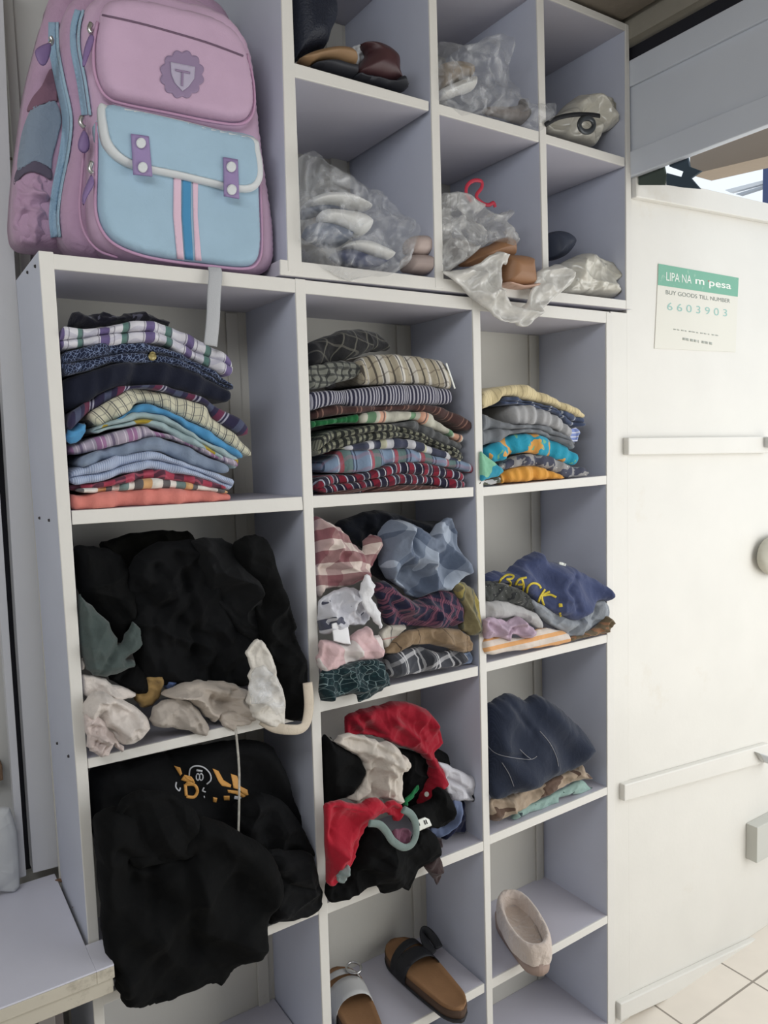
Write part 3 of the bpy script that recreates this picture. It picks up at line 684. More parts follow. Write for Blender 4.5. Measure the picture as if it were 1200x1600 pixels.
# ------------------------------------------------------------------ folded shirts, upper left hole
W_ = (232, 232, 236)
G1 = 'folded shirts stacked in the upper left hole'; G2 = 'folded shirts stacked in the upper middle hole'; G3 = 'folded shirts stacked in the upper right hole'
def fold(label, cat, group, *a, **k):
    o = folded(*a, **k); return tag(o, label, cat, group)
F1 = [
 ('salmon pink folded garment, bottom one of the left stack', 'folded_trousers', [(72, 1085), (130, 1105), (250, 1085), (450, 1068), (600, 1060), (800, 1070), (1000, 1092), (1030, 1102)], [(75, 1195), (300, 1178), (700, 1158), (1030, 1138)],
   fabric('salmon', (226, 128, 116)), 1, 0),
 ('white folded shirt with orange, teal and dark blocks, above the salmon garment', 'folded_shirt', [(110, 1062), (250, 1055), (350, 1033), (500, 1006), (600, 1003), (750, 1023), (900, 1053), (1005, 1078)], [(110, 1085), (250, 1087), (450, 1070), (600, 1062), (800, 1072), (1000, 1094)],
   fabric('white_blocks', (230, 224, 214), [('u', .048, .1, .28, (70, 66, 72), .9), ('u', .072, .55, .2, (220, 160, 90), .9), ('u', .096, .3, .15, (96, 130, 128), .9)]), 1, 0),
 ('crimson and dark checked folded shirt in the left stack', 'folded_shirt', [(72, 1045), (200, 1030), (330, 1005), (480, 958), (600, 948), (700, 963), (850, 1003), (985, 1048)], [(75, 1078), (250, 1060), (350, 1040), (500, 1012), (600, 1009), (750, 1030), (900, 1058), (985, 1070)],
   fabric('crimson_check', (178, 62, 84), [('u', .034, 0, .5, (72, 50, 66), .85), ('v', .014, .2, .3, (200, 90, 110), .5)]), 1, 0),
 ('light blue finely striped folded shirt above the crimson one', 'folded_shirt', [(75, 975), (110, 945), (300, 895), (450, 855), (550, 840), (620, 848), (750, 908), (850, 945), (950, 985), (1060, 1015)], [(75, 1037), (200, 1032), (330, 1008), (480, 962), (550, 945), (700, 968), (850, 1007), (1025, 1085)],
   fabric('blue_stripe', (150, 166, 198), [('u', .0035, 0, .4, (196, 206, 226), .7)]), 2, 0),
 ('plain grey blue folded shirt in the left stack', 'folded_shirt', [(130, 885), (250, 835), (400, 795), (540, 763), (600, 765), (750, 810), (870, 870), (1010, 930)], [(120, 945), (300, 895), (450, 854), (560, 842), (620, 850), (750, 908), (900, 962), (1010, 975)],
   fabric('greyblue', (126, 142, 166)), 1, 0),
 ('grey folded shirt with pink and purple plaid bars', 'folded_shirt', [(70, 815), (200, 770), (350, 725), (510, 690), (560, 720), (700, 760), (850, 820), (1050, 900)], [(90, 870), (200, 848), (400, 795), (540, 764), (650, 768), (750, 805), (900, 875), (1060, 945)],
   fabric('pink_plaid', (172, 160, 178), [('u', .05, .2, .3, (150, 78, 140), .7), ('u', .0125, .2, .12, (226, 214, 226), .6), ('u', .05, .7, .08, (86, 70, 110), .7)]), 1, 0),
 ('pale mint blue folded shirt with mustard patches', 'folded_shirt', [(200, 712), (300, 672), (400, 640), (470, 620), (560, 620), (680, 655), (800, 740), (900, 800), (1080, 890)], [(215, 745), (300, 717), (420, 702), (520, 692), (650, 730), (750, 785), (900, 862), (1060, 960)],
   fabric('mint_mustard', (158, 182, 186), blots=[(17, .60, (176, 150, 44), 'n')]), 2, 0),
 ('bright sky blue folded shirt in the left stack', 'folded_shirt', [(300, 680), (370, 640), (450, 580), (520, 563), (600, 588), (700, 635), (850, 700), (1000, 800), (1095, 870)], [(310, 690), (375, 655), (470, 622), (560, 622), (680, 657), (800, 738), (950, 822), (1080, 893)],
   fabric('skyblue', (74, 150, 204)), 1, 0),
 ('cream folded shirt with thin dark check lines', 'folded_shirt', [(155, 640), (250, 578), (350, 518), (430, 473), (500, 476), (640, 508), (780, 548), (860, 578), (915, 650), (1000, 710), (1100, 800), (1155, 855)], [(240, 715), (330, 665), (420, 607), (460, 565), (560, 565), (700, 632), (850, 697), (960, 772), (1060, 845), (1140, 880)],
   fabric('cream_check', (206, 202, 176), [('u', .015, 0, .12, (50, 54, 72), .85), ('u', .015, .22, .08, (70, 72, 88), .7), ('v', .014, .3, .14, (110, 112, 112), .5)]), 1, 0),
 ('dark navy and maroon plaid folded shirt below the plain navy one', 'folded_shirt', [(45, 640), (150, 568), (250, 503), (330, 463), (450, 458), (600, 456), (700, 478), (830, 518), (950, 588), (1050, 640), (1135, 715)], [(55, 740), (150, 645), (250, 583), (350, 522), (430, 480), (560, 482), (700, 522), (860, 575), (920, 652), (1000, 705), (1100, 768)],
   fabric('navy_maroon', (50, 46, 76), [('u', .06, .4, .22, (120, 44, 74), .75), ('u', .06, .1, .05, (190, 190, 210), .7), ('u', .06, .2, .04, (190, 190, 210), .6), ('u', .06, .75, .2, (84, 92, 120), .7)]), 1, 0),
 ('plain dark navy folded jumper, thickest of the left stack', 'folded_jumper', [(35, 420), (200, 370), (350, 330), (520, 318), (650, 323), (800, 380), (920, 440), (1025, 500)], [(42, 625), (150, 573), (300, 480), (450, 462), (600, 460), (750, 492), (850, 522), (1000, 567)],
   fabric('navy_plain', (27, 31, 48)), 1, 0),
 ('navy folded shirt with pale crackle print and a gold button', 'folded_shirt', [(10, 265), (150, 240), (300, 213), (450, 203), (580, 213), (700, 263), (850, 340), (950, 400), (1050, 465)], [(30, 402), (200, 372), (350, 337), (520, 322), (650, 330), (800, 385), (920, 442), (1035, 487)],
   fabric('crackle', (30, 38, 64), blots=[(170, .05, (116, 132, 168), 'c')]), 2, 0.5),
 ('white folded shirt with purple and green plaid, upper one of the left stack', 'folded_shirt', [(5, 130), (150, 120), (280, 105), (430, 78), (560, 83), (700, 133), (850, 208), (950, 253), (1030, 310)], [(10, 262), (130, 237), (300, 212), (450, 205), (600, 212), (700, 262), (850, 332), (980, 400), (1025, 390)],
   fabric('purple_green', (216, 214, 222), [('v', .022, .1, .4, (176, 174, 196), .5), ('u', .072, .12, .2, (84, 60, 130), .88), ('u', .072, .62, .15, (44, 112, 98), .85), ('u', .024, .5, .07, (96, 90, 110), .7)]), 2, 0)]
for i, (lab, nm, top, bot, mat, ly, ur) in enumerate(F1):
    cat = nm.split('_')[1]
    o = fold(lab, cat, G1, nm, 'k1', top, bot, 0.004+0.002*(i % 3), 0.165, mat, layers=ly, uvrot=ur)
    if 'crackle' in lab:
        b = lay('button', 'k1', [(556+24*math.cos(a*PI/6), 287+27*math.sin(a*PI/6)) for a in range(12)], bvh([o]), plain('brass', (186, 170, 110), 0.35, 0.4), o, thick=0.003)
        b['label'] = 'round gold button'
    if 'sky blue' in lab:
        s = cloth('sleeve', 'k1', [(50, 735), (100, 690), (165, 680), (160, 730), (130, 780), (60, 800)], 0.016, 0.014, mat, parent=None); s.parent = o
o = cloth('crumpled_garment', 'k1', [(60, 110), (90, 30), (180, 50), (270, 28), (350, 58), (385, 40), (500, 28), (560, 58), (645, 85), (640, 115), (500, 95), (300, 112), (150, 128)], 0.06, 0.03, fabric('blackprint', (30, 29, 40), blots=[(60, .62, (84, 84, 100), 'n')]), fold=(0.3, 130, 0.006))
tag(o, 'black crumpled garment thrown on top of the left shirt stack', 'garment')

# ------------------------------------------------------------------ folded shirts, upper middle hole
F2 = [
 ('brown folded garment at the very bottom of the middle stack', 'folded_trousers', [(350, 1165), (600, 1148), (850, 1150), (970, 1165)], [(60, 1218), (500, 1198), (970, 1192)][:3], fabric('brown_bottom', (92, 58, 52), [('u', .02, 0, .1, (190, 150, 140), .5)]), 1, 0),
 ('red and navy folded shirt with white stripes near the bottom of the middle stack', 'folded_shirt', [(60, 1125), (150, 1080), (300, 1065), (450, 1038), (600, 998), (700, 988), (850, 1008), (1000, 1033), (1110, 1070)], [(80, 1210), (300, 1200), (500, 1160), (700, 1148), (900, 1158), (1085, 1180)],
   fabric('red_navy', (40, 38, 60), [('u', .032, .1, .36, (150, 34, 54), .9), ('u', .032, .26, .06, (226, 222, 226), .85), ('u', .032, .72, .08, (200, 204, 220), .8), ('v', .03, .2, .3, (30, 28, 44), .45)]), 2, 0.18),
 ('light blue plaid folded shirt with red and green bars', 'folded_shirt', [(120, 985), (200, 955), (260, 897), (420, 900), (600, 888), (750, 900), (900, 948), (1050, 968), (1150, 1008)], [(120, 1060), (350, 1060), (500, 1025), (650, 995), (800, 990), (950, 1018), (1100, 1048), (1145, 1080)],
   fabric('lightblue_plaid', (124, 146, 174), [('u', .066, .35, .3, (88, 116, 100), .75), ('u', .066, .45, .12, (178, 66, 74), .85), ('u', .066, .95, .05, (40, 50, 78), .8), ('u', .066, .06, .05, (40, 50, 78), .8), ('u', .066, .5, .02, (226, 226, 230), .9), ('v', .03, .6, .25, (160, 110, 130), .35)]), 1, 0),
 ('navy, white and grey block check folded shirt in the middle stack', 'folded_shirt', [(250, 878), (380, 850), (560, 818), (700, 828), (790, 850), (900, 890), (1080, 958)], [(260, 905), (420, 902), (600, 892), (720, 895), (850, 932), (950, 962), (1080, 1000)],
   fabric('navy_white_block', (66, 70, 92), [('u', .05, .0, .33, (206, 206, 212), .9), ('u', .1, .1, .12, (206, 204, 170), .8)]), 1, 0),
 ('black and cream gingham folded shirt', 'folded_shirt', [(60, 850), (150, 780), (300, 750), (500, 718), (620, 733), (750, 770), (900, 838), (1080, 908)], [(60, 960), (200, 900), (350, 852), (600, 820), (720, 830), (850, 860), (960, 932), (1080, 978)],
   fabric('gingham', (46, 48, 46), [('u', .014, 0, .5, (170, 170, 144), .62), ('v', .012, .3, .45, (34, 36, 36), .6)]), 2, 0),
 ('plain grey folded shirt in the middle stack', 'folded_shirt', [(560, 722), (640, 713), (750, 700), (850, 740), (960, 805), (1065, 862)], [(560, 735), (680, 745), (780, 785), (900, 840), (1060, 905)], fabric('grey_mid', (92, 94, 96)), 1, 0),
 ('cream folded shirt with peach and green bands', 'folded_shirt', [(360, 647), (480, 633), (600, 628), (750, 638), (830, 640), (900, 690), (985, 760), (1100, 800)], [(355, 715), (480, 716), (600, 712), (740, 692), (830, 735), (960, 785), (1085, 862)],
   fabric('cream_peach', (196, 194, 178), [('u', .105, .62, .2, (214, 148, 118), .85), ('u', .105, .84, .14, (84, 142, 98), .85), ('u', .105, .5, .04, (60, 60, 66), .8)]), 1, 0),
 ('green folded garment peeping out at the left of the middle stack', 'folded_shirt', [(18, 702), (150, 688), (250, 673), (360, 648)], [(20, 752), (200, 718), (355, 714)], fabric('green_leaf', (38, 118, 66)), 1, 0),
 ('dark brown folded shirt with faint tan lines', 'folded_shirt', [(18, 655), (110, 600), (200, 588), (310, 598), (600, 588), (830, 588), (950, 613), (1080, 668), (1155, 730)], [(20, 700), (200, 662), (310, 652), (600, 630), (830, 642), (950, 690), (1120, 782)],
   fabric('brown_lines', (74, 50, 48), [('u', .04, .3, .08, (150, 110, 96), .7), ('u', .04, .55, .06, (150, 110, 96), .6)]), 1, 0),
 ('navy and white pinstriped folded shirt', 'folded_shirt', [(10, 500), (120, 492), (230, 490), (320, 476), (600, 450), (800, 450), (1015, 482)], [(12, 640), (120, 600), (240, 585), (350, 605), (500, 592), (700, 588), (1025, 582)],
   fabric('pinstripe', (54, 54, 76), [('u', .0072, 0, .42, (190, 188, 200), .85)]), 1, 0.06),
 ('beige folded shirt with black and white plaid lines, upper one of the middle stack', 'folded_shirt', [(350, 305), (400, 255), (460, 240), (600, 238), (750, 248), (880, 270), (965, 298)], [(370, 445), (500, 447), (700, 437), (850, 452), (1025, 478)],
   fabric('beige_plaid', (172, 162, 140), [('u', .036, .1, .34, (216, 212, 204), .8), ('u', .036, .05, .09, (44, 40, 44), .85), ('u', .036, .44, .08, (44, 40, 44), .8), ('v', .03, .62, .1, (96, 84, 74), .5)]), 1, 0.1)]
for i, (lab, nm, top, bot, mat, ly, ur) in enumerate(F2):
    o = fold(lab, nm.split('_')[1], G2, nm, 'k2', top, bot, 0.006+0.002*(i % 3), 0.165, mat, layers=ly, uvrot=ur)
    if 'beige folded' in lab:
        w = stroke('white_hem', 'k2', [(965, 298), (1000, 400), (1025, 476)], 12, bvh([o]), M_white, o); w['label'] = 'narrow white hem'
T_fl = fabric('cream_flannel', (126, 128, 118), [('u', .016, 0, .3, (38, 40, 44), .8), ('v', .013, .4, .35, (52, 54, 56), .7)])
o = cloth('flannel_shirt', 'k2', [(0, 330), (100, 305), (200, 285), (300, 290), (355, 312), (378, 355), (350, 390), (200, 440), (0, 487), (-10, 400)], 0.022, 0.02, T_fl, fold=(0.2, 110, 0.005))
tag(o, 'rumpled black and cream check flannel at the left of the beige plaid shirt', 'shirt')
T_dk = fabric('dark_plaid', (44, 44, 46), [('u', .028, 0, .1, (110, 108, 98), .7), ('v', .026, .4, .12, (104, 102, 94), .6)])
o = cloth('flannel_shirt', 'k2', [(-5, 170), (120, 118), (240, 72), (400, 72), (490, 108), (545, 175), (540, 215), (440, 222), (400, 232), (300, 268), (180, 300), (-5, 335)], 0.05, 0.045, T_dk, fold=(0.25, 50, 0.005), uvrot=0.3)
tag(o, 'dark grey plaid flannel rolled on top of the middle shirt stack', 'shirt')

# ------------------------------------------------------------------ folded shirts, upper right hole
F3 = [
 ('orange folded shirt at the bottom of the right stack', 'folded_shirt', [(212, 880), (260, 808), (380, 762), (520, 752), (650, 788), (775, 850)], [(212, 905), (400, 890), (600, 872), (775, 862)], fabric('orange', (232, 160, 62)), 1, 0),
 ('grey and charcoal camouflage folded shirt in the right stack', 'folded_shirt', [(225, 745), (350, 680), (480, 650), (650, 668), (720, 700), (850, 760), (940, 765), (975, 820)], [(235, 800), (400, 757), (520, 752), (650, 785), (780, 855), (970, 838)],
   fabric('camo', (150, 148, 148), blots=[(34, .52, (76, 78, 96), 'n'), (50, .64, (206, 202, 198), 'n')]), 1, 0),
 ('turquoise folded shirt with orange and green patches', 'folded_shirt', [(70, 622), (200, 545), (310, 500), (400, 478), (520, 480), (650, 518), (800, 588), (912, 665)], [(150, 730), (250, 700), (330, 662), (480, 642), (620, 672), (720, 700), (800, 732), (875, 755)],
   fabric('turquoise', (34, 156, 188), blots=[(22, .54, (226, 160, 74), 'n'), (30, .66, (110, 180, 140), 'n')]), 1, 0),
 ('grey folded jersey below the pale grey roll in the right stack', 'folded_jersey', [(55, 310), (200, 330), (330, 395), (560, 405), (700, 450), (870, 540)], [(60, 600), (150, 560), (340, 480), (500, 474), (650, 515), (855, 612)], fabric('grey_jersey', (118, 122, 128)), 2, 0),
 ('pale grey folded jersey rolled at the front of the right stack', 'folded_jersey', [(318, 235), (450, 236), (560, 250), (700, 322), (838, 442)], [(345, 398), (560, 402), (700, 435), (815, 525)], fabric('pale_jersey', (170, 170, 172)), 1, 0),
 ('slate blue folded shirt with small white labels', 'folded_shirt', [(238, 160), (450, 190), (700, 262), (948, 352)], [(238, 232), (400, 238), (560, 258), (700, 315), (830, 405), (940, 425)],
   fabric('slate', (70, 82, 112), [('u', .05, .2, .08, (180, 186, 196), .8)]), 2, 0),
 ('pale yellow folded shirt with small dark print, top of the right stack', 'folded_shirt', [(55, 125), (200, 85), (400, 58), (560, 108), (700, 178), (850, 248), (950, 310)], [(55, 272), (200, 232), (240, 170), (300, 158), (450, 180), (700, 240), (800, 292), (950, 352)],
   fabric('butter', (218, 200, 152), [('u', .009, 0, .22, (150, 126, 96), .4)]), 1, 0.3)]
for i, (lab, nm, top, bot, mat, ly, ur) in enumerate(F3):
    fold(lab, nm.split('_')[1], G3, nm, 'k3', top, bot, 0.006+0.002*(i % 3), 0.17, mat, layers=ly, uvrot=ur)
o = cloth('blue_sock', 'k3', [(830, 440), (880, 430), (905, 470), (880, 540), (840, 545), (820, 490)], 0.02, 0.012, fabric('periwinkle', (128, 146, 206), [('v', .01, 0, .3, W_, .7)])); tag(o, 'small periwinkle and white striped cuff poking from the right stack', 'sock')
T_tq = fabric('turq_green', (44, 150, 180), blots=[(16, .5, (130, 196, 160), 'n')])
o = cloth('sleeve_bundle', 'k3', [(55, 640), (90, 655), (180, 725), (245, 778), (252, 800), (205, 842), (120, 862), (55, 870)], -0.004, 0.016, T_tq, fold=(2.4, 60, 0.005)); tag(o, 'turquoise and green pointed sleeve lying at the left of the right stack', 'shirt')
o = cloth('camo_garment', 'k3', [(58, 882), (130, 868), (215, 850), (225, 872), (195, 905), (60, 915)], 0.0, 0.008, fabric('camo2', (96, 98, 84), blots=[(60, .5, (206, 206, 206), 'n')])); tag(o, 'bit of olive and white print cloth under the turquoise sleeve', 'shirt')

# ------------------------------------------------------------------ second row, left hole: black clothes and beige shorts
def heap(name, label, cat, group, *a, **k):
    o = cloth(name, *a, **k)
    if o: tag(o, label, cat, group)
    return o
T_blk = fabric('black', (12, 13, 14), sheen=0.0, wr=0.2); T_blk2 = fabric('soft_black', (17, 18, 20), sheen=0.0, wr=0.2); T_char = fabric('charcoal', (23, 24, 26), sheen=0.02, wr=0.2)
T_olv = fabric('black_olive', (19, 19, 16), sheen=0.0)
GA = 'black clothes heaped in the second hole of the left column'; GB = 'beige and white shorts along the front of the left column hole'
heap('black_jacket', 'black garment heaped at the left wall, above the grey green cloth', 'jacket', GA, 'c6', [(70, 160), (130, 155), (190, 160), (260, 180), (330, 260), (350, 400), (340, 500), (280, 600), (200, 490), (100, 380), (78, 260)], 0.06, 0.05, T_blk, fold=(1.0, 45, 0.008))
heap('black_jacket', 'black garment with olive sheen at the top back of the black heap', 'jacket', GA, 'c6', [(190, 150), (250, 125), (330, 98), (480, 83), (545, 88), (612, 98), (620, 200), (560, 320), (400, 330), (250, 260)], 0.12, 0.05, T_olv, fold=(0.5, 45, 0.008))
heap('black_trousers', 'large black garment hanging in long folds in the middle of the black heap', 'trousers', GA, 'c6', [(330, 240), (420, 150), (560, 130), (660, 140), (720, 300), (760, 450), (860, 560), (910, 600), (870, 640), (870, 780), (700, 790), (500, 790), (380, 760), (340, 640), (310, 520), (300, 360)], 0.045, 0.055, T_blk2, fold=(0.15, 55, 0.011),
     creases=[([(560, 200), (620, 420), (640, 620), (650, 780)], -0.012, 0.008), ([(460, 250), (440, 500), (480, 760)], -0.008, 0.008)])
heap('black_coat', 'charcoal garment folded over the right side of the black heap', 'coat', GA, 'c6', [(610, 135), (700, 118), (770, 130), (830, 180), (900, 300), (930, 450), (920, 580), (860, 580), (770, 480), (700, 380), (640, 260)], 0.03, 0.05, T_char, fold=(0.6, 50, 0.010), creases=[([(690, 250), (760, 480), (860, 560)], 0.012, 0.008)])
heap('black_shirt', 'black garment draped down the right side past the shelf front', 'shirt', GA, 'c6', [(800, 160), (855, 112), (905, 105), (955, 128), (985, 200), (1005, 300), (1050, 400), (1087, 520), (1083, 560), (1130, 670), (1138, 800), (1142, 900), (1125, 950), (1040, 945), (1000, 870), (985, 720), (940, 600), (900, 450), (850, 300)], 0.0, 0.035, T_blk, fold=(0.1, 50, 0.008), Tb=0.02)
heap('grey_green_cloth', 'grey green garment against the left wall below the black jacket', 'shirt', None, 'c6', [(92, 375), (130, 410), (210, 480), (262, 560), (278, 605), (310, 560), (345, 500), (382, 560), (372, 620), (305, 668), (352, 680), (345, 705), (260, 740), (200, 752), (150, 735), (125, 700), (100, 600)], 0.012, 0.03, fabric('greygreen', (72, 84, 82)), fold=(1.2, 50, 0.007),
     creases=[([(110, 420), (150, 560), (150, 720)], 0.008, 0.008), ([(300, 560), (260, 640), (200, 740)], -0.008, 0.006)])
heap('black_bundle', 'small black fold of cloth between the grey green cloth and the mustard one', 'garment', None, 'c6', [(230, 750), (300, 710), (360, 690), (400, 730), (430, 800), (400, 835), (340, 820), (280, 790)], 0.03, 0.025, T_blk)
heap('mustard_cloth', 'small mustard brown garment crumpled in the middle of the front row', 'shirt', None, 'c6', [(345, 840), (390, 780), (395, 745), (440, 730), (478, 722), (482, 760), (470, 830), (430, 880), (380, 890)], 0.03, 0.025, fabric('mustard', (158, 126, 74)), fold=(1.4, 90, 0.006))
heap('blue_ball', 'small blue rolled sock beside the mustard garment', 'sock', None, 'c6', [(485, 740), (510, 728), (538, 745), (540, 780), (515, 805), (482, 800)], 0.035, 0.02, fabric('sock_blue', (92, 116, 172)), fold=(1, 120, 0.002))
T_off = fabric('offwhite', (214, 204, 196), wr=0.5); T_bge = fabric('beige', (190, 178, 166), wr=0.45); T_bge2 = fabric('beige_grey', (176, 166, 156), wr=0.45)
heap('off_white_blouse', 'off white garment lying along the left wall behind the ruffled one', 'shirt', GB, 'c6', [(108, 650), (125, 700), (115, 740), (200, 755), (250, 785), (350, 820), (340, 850), (240, 860), (130, 850), (110, 780)], 0.015, 0.022, T_off, fold=(0.4, 90, 0.006))
heap('off_white_shorts', 'off white rounded shorts bundle at the left front of the shelf', 'shorts', GB, 'c6', [(112, 900), (150, 830), (205, 822), (300, 860), (370, 900), (420, 962), (400, 1010), (350, 1052), (290, 1058), (200, 1000), (140, 950)], -0.004, 0.045, T_off, fold=(2.6, 75, 0.010),
     creases=[([(150, 860), (260, 900), (400, 970)], -0.008, 0.005), ([(230, 1000), (260, 960), (350, 1050)], 0.006, 0.005)])
heap('ruffled_cloth', 'pinkish off white ruffled cloth hanging over the shelf edge at the far left', 'shirt', GB, 'c6', [(118, 935), (165, 925), (215, 960), (250, 1010), (300, 1075), (290, 1100), (255, 1060), (240, 1100), (200, 1120), (150, 1090), (135, 1070), (128, 1000)], -0.018, 0.02, fabric('pink_white', (206, 190, 184), wr=0.6), fold=(0.35, 150, 0.008))
heap('beige_shorts', 'beige shorts folded to a point at the centre front', 'shorts', GB, 'c6', [(420, 950), (440, 890), (490, 858), (560, 850), (620, 880), (660, 930), (692, 985), (672, 1025), (600, 1000), (520, 985), (450, 980)], -0.002, 0.03, T_bge2, fold=(2.7, 75, 0.009),
     creases=[([(560, 860), (620, 930), (670, 1015)], -0.008, 0.005), ([(470, 880), (540, 930), (640, 1000)], 0.006, 0.006)])
heap('beige_trousers', 'wide beige trousers bundle between the pointed shorts and the plastic wrapped one', 'trousers', GB, 'c6', [(470, 830), (560, 785), (640, 768), (760, 775), (815, 790), (880, 830), (895, 900), (890, 945), (820, 965), (740, 950), (700, 955), (650, 910), (590, 860), (520, 850)], 0.01, 0.038, T_bge, fold=(0.5, 70, 0.011),
     creases=[([(620, 800), (680, 790), (800, 830)], 0.008, 0.005), ([(720, 850), (730, 900), (800, 900)], -0.010, 0.006), ([(640, 830), (660, 900), (740, 940)], 0.007, 0.006)])
heap('beige_belt', 'beige folded hem with ties below the wide beige trousers', 'shorts', GB, 'c6', [(735, 950), (770, 912), (860, 920), (895, 940), (870, 975), (820, 980), (815, 1005), (770, 985)], -0.006, 0.014, T_bge, fold=(0.2, 120, 0.004))
white_sh = heap('white_shorts', 'white shorts standing up against the black garment with a clear wrapper', 'shorts', GB, 'c6', [(858, 650), (880, 610), (912, 580), (945, 600), (975, 650), (992, 700), (1000, 750), (1020, 790), (1034, 830), (1042, 880), (1036, 960), (1040, 1000), (985, 985), (930, 960), (890, 935), (880, 900), (862, 860), (875, 800), (872, 750), (880, 700)], -0.042, 0.022, fabric('shell_white', (214, 208, 198), wr=0.5), fold=(0.3, 70, 0.008), Tb=0.012)
heap('clear_wrapper', 'clear plastic wrapper over the white shorts', 'wrapper', None, 'c6', [(890, 730), (940, 700), (985, 740), (1005, 760), (1030, 820), (1040, 900), (1000, 930), (960, 880), (890, 875), (875, 800)], -0.07, 0.008, film('wrap', (225, 228, 232), .12, .35, 26), fold=(0.6, 100, 0.004), Tb=0.004)
tb = [at(x, y, -0.035-0.02*k) for k, (x, y) in zip((0, .5, 1, 1, .8, .5, .2), C('c6', [(935, 950), (990, 985), (1050, 995), (1110, 992), (1138, 960), (1150, 880), (1143, 780)]))]
wb = tube('waistband', tb, 0.0095, fabric('band_cream', (210, 196, 176)), None, 10, 0.35, False, 5); tag(wb, 'cream gathered waistband looping over the shelf front beside the divider', 'shorts', GB)
tube('ribbon_tail', [at(x, y, -0.02) for x, y in C('b1', [(850, 20), (862, 160), (862, 300), (858, 460)])], 0.0022, film('tape', (200, 196, 186), .5, .3), None, 6, 0.3)
tag(bpy.data.objects['ribbon_tail'], 'thin translucent tie hanging from the beige clothes over the black hoodie print', 'ribbon')

# ------------------------------------------------------------------ third row, left hole: black clothes hanging out
GC = 'black clothes spilling out of the third hole of the left column'
back = heap('black_tshirt', 'black t-shirt with orange and white print, highest of the spilling black clothes', 'shirt', GC, 'b1', [(325, 175), (450, 140), (600, 105), (760, 75), (900, 60), (985, 90), (1030, 200), (1090, 350), (1120, 460), (1000, 520), (800, 500), (500, 480), (340, 420)], 0.07, 0.045, T_blk2, fold=(0.4, 35, 0.005), Tb=0.03)
fr = heap('black_hoodie', 'black hoodie hanging far down over the shelf front, behind the counter corner', 'hoodie', GC, 'b1', [(335, 400), (345, 330), (420, 300), (520, 330), (640, 330), (760, 340), (880, 400), (970, 460), (1010, 560), (985, 640), (958, 712), (950, 778), (930, 800), (872, 850), (830, 888), (785, 935), (752, 925), (690, 950), (572, 1000), (458, 1008), (430, 975), (412, 930), (408, 880), (372, 800), (362, 700), (350, 540)], -0.045, 0.05, T_blk, fold=(0.1, 30, 0.011), Tb=0.02,
     creases=[([(560, 520), (570, 620), (560, 700)], -0.01, 0.01), ([(490, 520), (500, 600)], -0.01, 0.008), ([(680, 520), (700, 700), (720, 850)], -0.012, 0.012), ([(430, 470), (560, 540), (700, 500)], -0.014, 0.01)])
heap('black_hood', 'rounded black hood lying on the front of the black hoodie', 'hoodie', GC, 'b1', [(425, 300), (480, 250), (580, 245), (680, 290), (730, 370), (735, 430), (690, 480), (600, 500), (500, 520), (440, 470), (418, 380)], -0.060, 0.024, T_blk, fold=(0.9, 35, 0.008), Tb=0.02)
heap('black_trousers', 'black folded trousers sticking out at the right beside the hoodie', 'trousers', GC, 'b1', [(960, 470), (1040, 460), (1120, 470), (1140, 540), (1158, 600), (1158, 645), (1138, 680), (1080, 702), (1000, 714), (960, 715), (985, 600)], -0.01, 0.03, T_char, fold=(0.1, 60, 0.006), Tb=0.02,
     creases=[([(980, 540), (1060, 590), (1150, 600)], -0.010, 0.006)])
heap('black_sleeve', 'long black sleeve of cloth lying over the back of the spilling clothes', 'shirt', GC, 'b1', [(840, 300), (940, 250), (1040, 300), (1110, 420), (1125, 470), (1040, 480), (960, 470), (880, 420)], 0.02, 0.035, T_blk2, fold=(2.2, 50, 0.006))
tr = bvh([back]); P_or = plain('orange_print', (214, 150, 66), 0.6); P_wh = plain('white_ink', (196, 198, 204), 0.6)
par = back
pieces = [lay('p', 'b1', p, tr, P_or, par, yguess=0.04) for p in (
   [(627, 153), (650, 160), (657, 182), (650, 190)], [(652, 205), (665, 186), (690, 192), (700, 205), (700, 212), (668, 210)],
   [(766, 163), (788, 172), (806, 205), (834, 222), (832, 232), (800, 226), (788, 210)], [(832, 182), (855, 190), (868, 228), (892, 240), (897, 262), (880, 258), (862, 240), (842, 234)],
   [(806, 262), (828, 262), (828, 278), (808, 278)], [(768, 266), (784, 270), (780, 286), (768, 284)], [(820, 240), (860, 244), (895, 268), (885, 272), (850, 256), (822, 250)])]
for st in ([(668, 220), (672, 262)], [(668, 222), (700, 222), (712, 244), (700, 266), (672, 264)]):
    pieces.append(stroke('p', 'b1', st, 11, tr, P_or, par, yguess=0.04))
pieces.append(stroke('p', 'b1', [(668, 195), (700, 214), (672, 214)], 8, tr, P_or, par, yguess=0.04))
j = join(pieces, 'orange_print'); j['label'] = 'orange lettering'
pieces = [stroke('p', 'b1', s, w, tr, P_wh, par, yguess=0.04) for s, w in (
   ([(682, 190), (686, 165), (706, 154), (735, 160), (757, 182), (760, 205), (745, 220)], 5), ([(708, 170), (730, 173)], 7),
   ([(708, 188), (713, 182), (719, 188), (719, 200), (713, 206), (708, 200), (708, 188)], 4.5), ([(719, 188), (725, 182), (731, 188), (731, 200), (725, 206), (719, 200)], 4.5), ([(636, 212), (634, 230), (646, 244), (650, 232)], 5),
   ([(736, 232), (730, 244), (742, 248)], 5), ([(845, 268), (868, 274), (888, 300)], 12), ([(736, 262), (737, 270)], 4))]
j = join(pieces, 'white_print'); j['label'] = 'white ring and lettering'
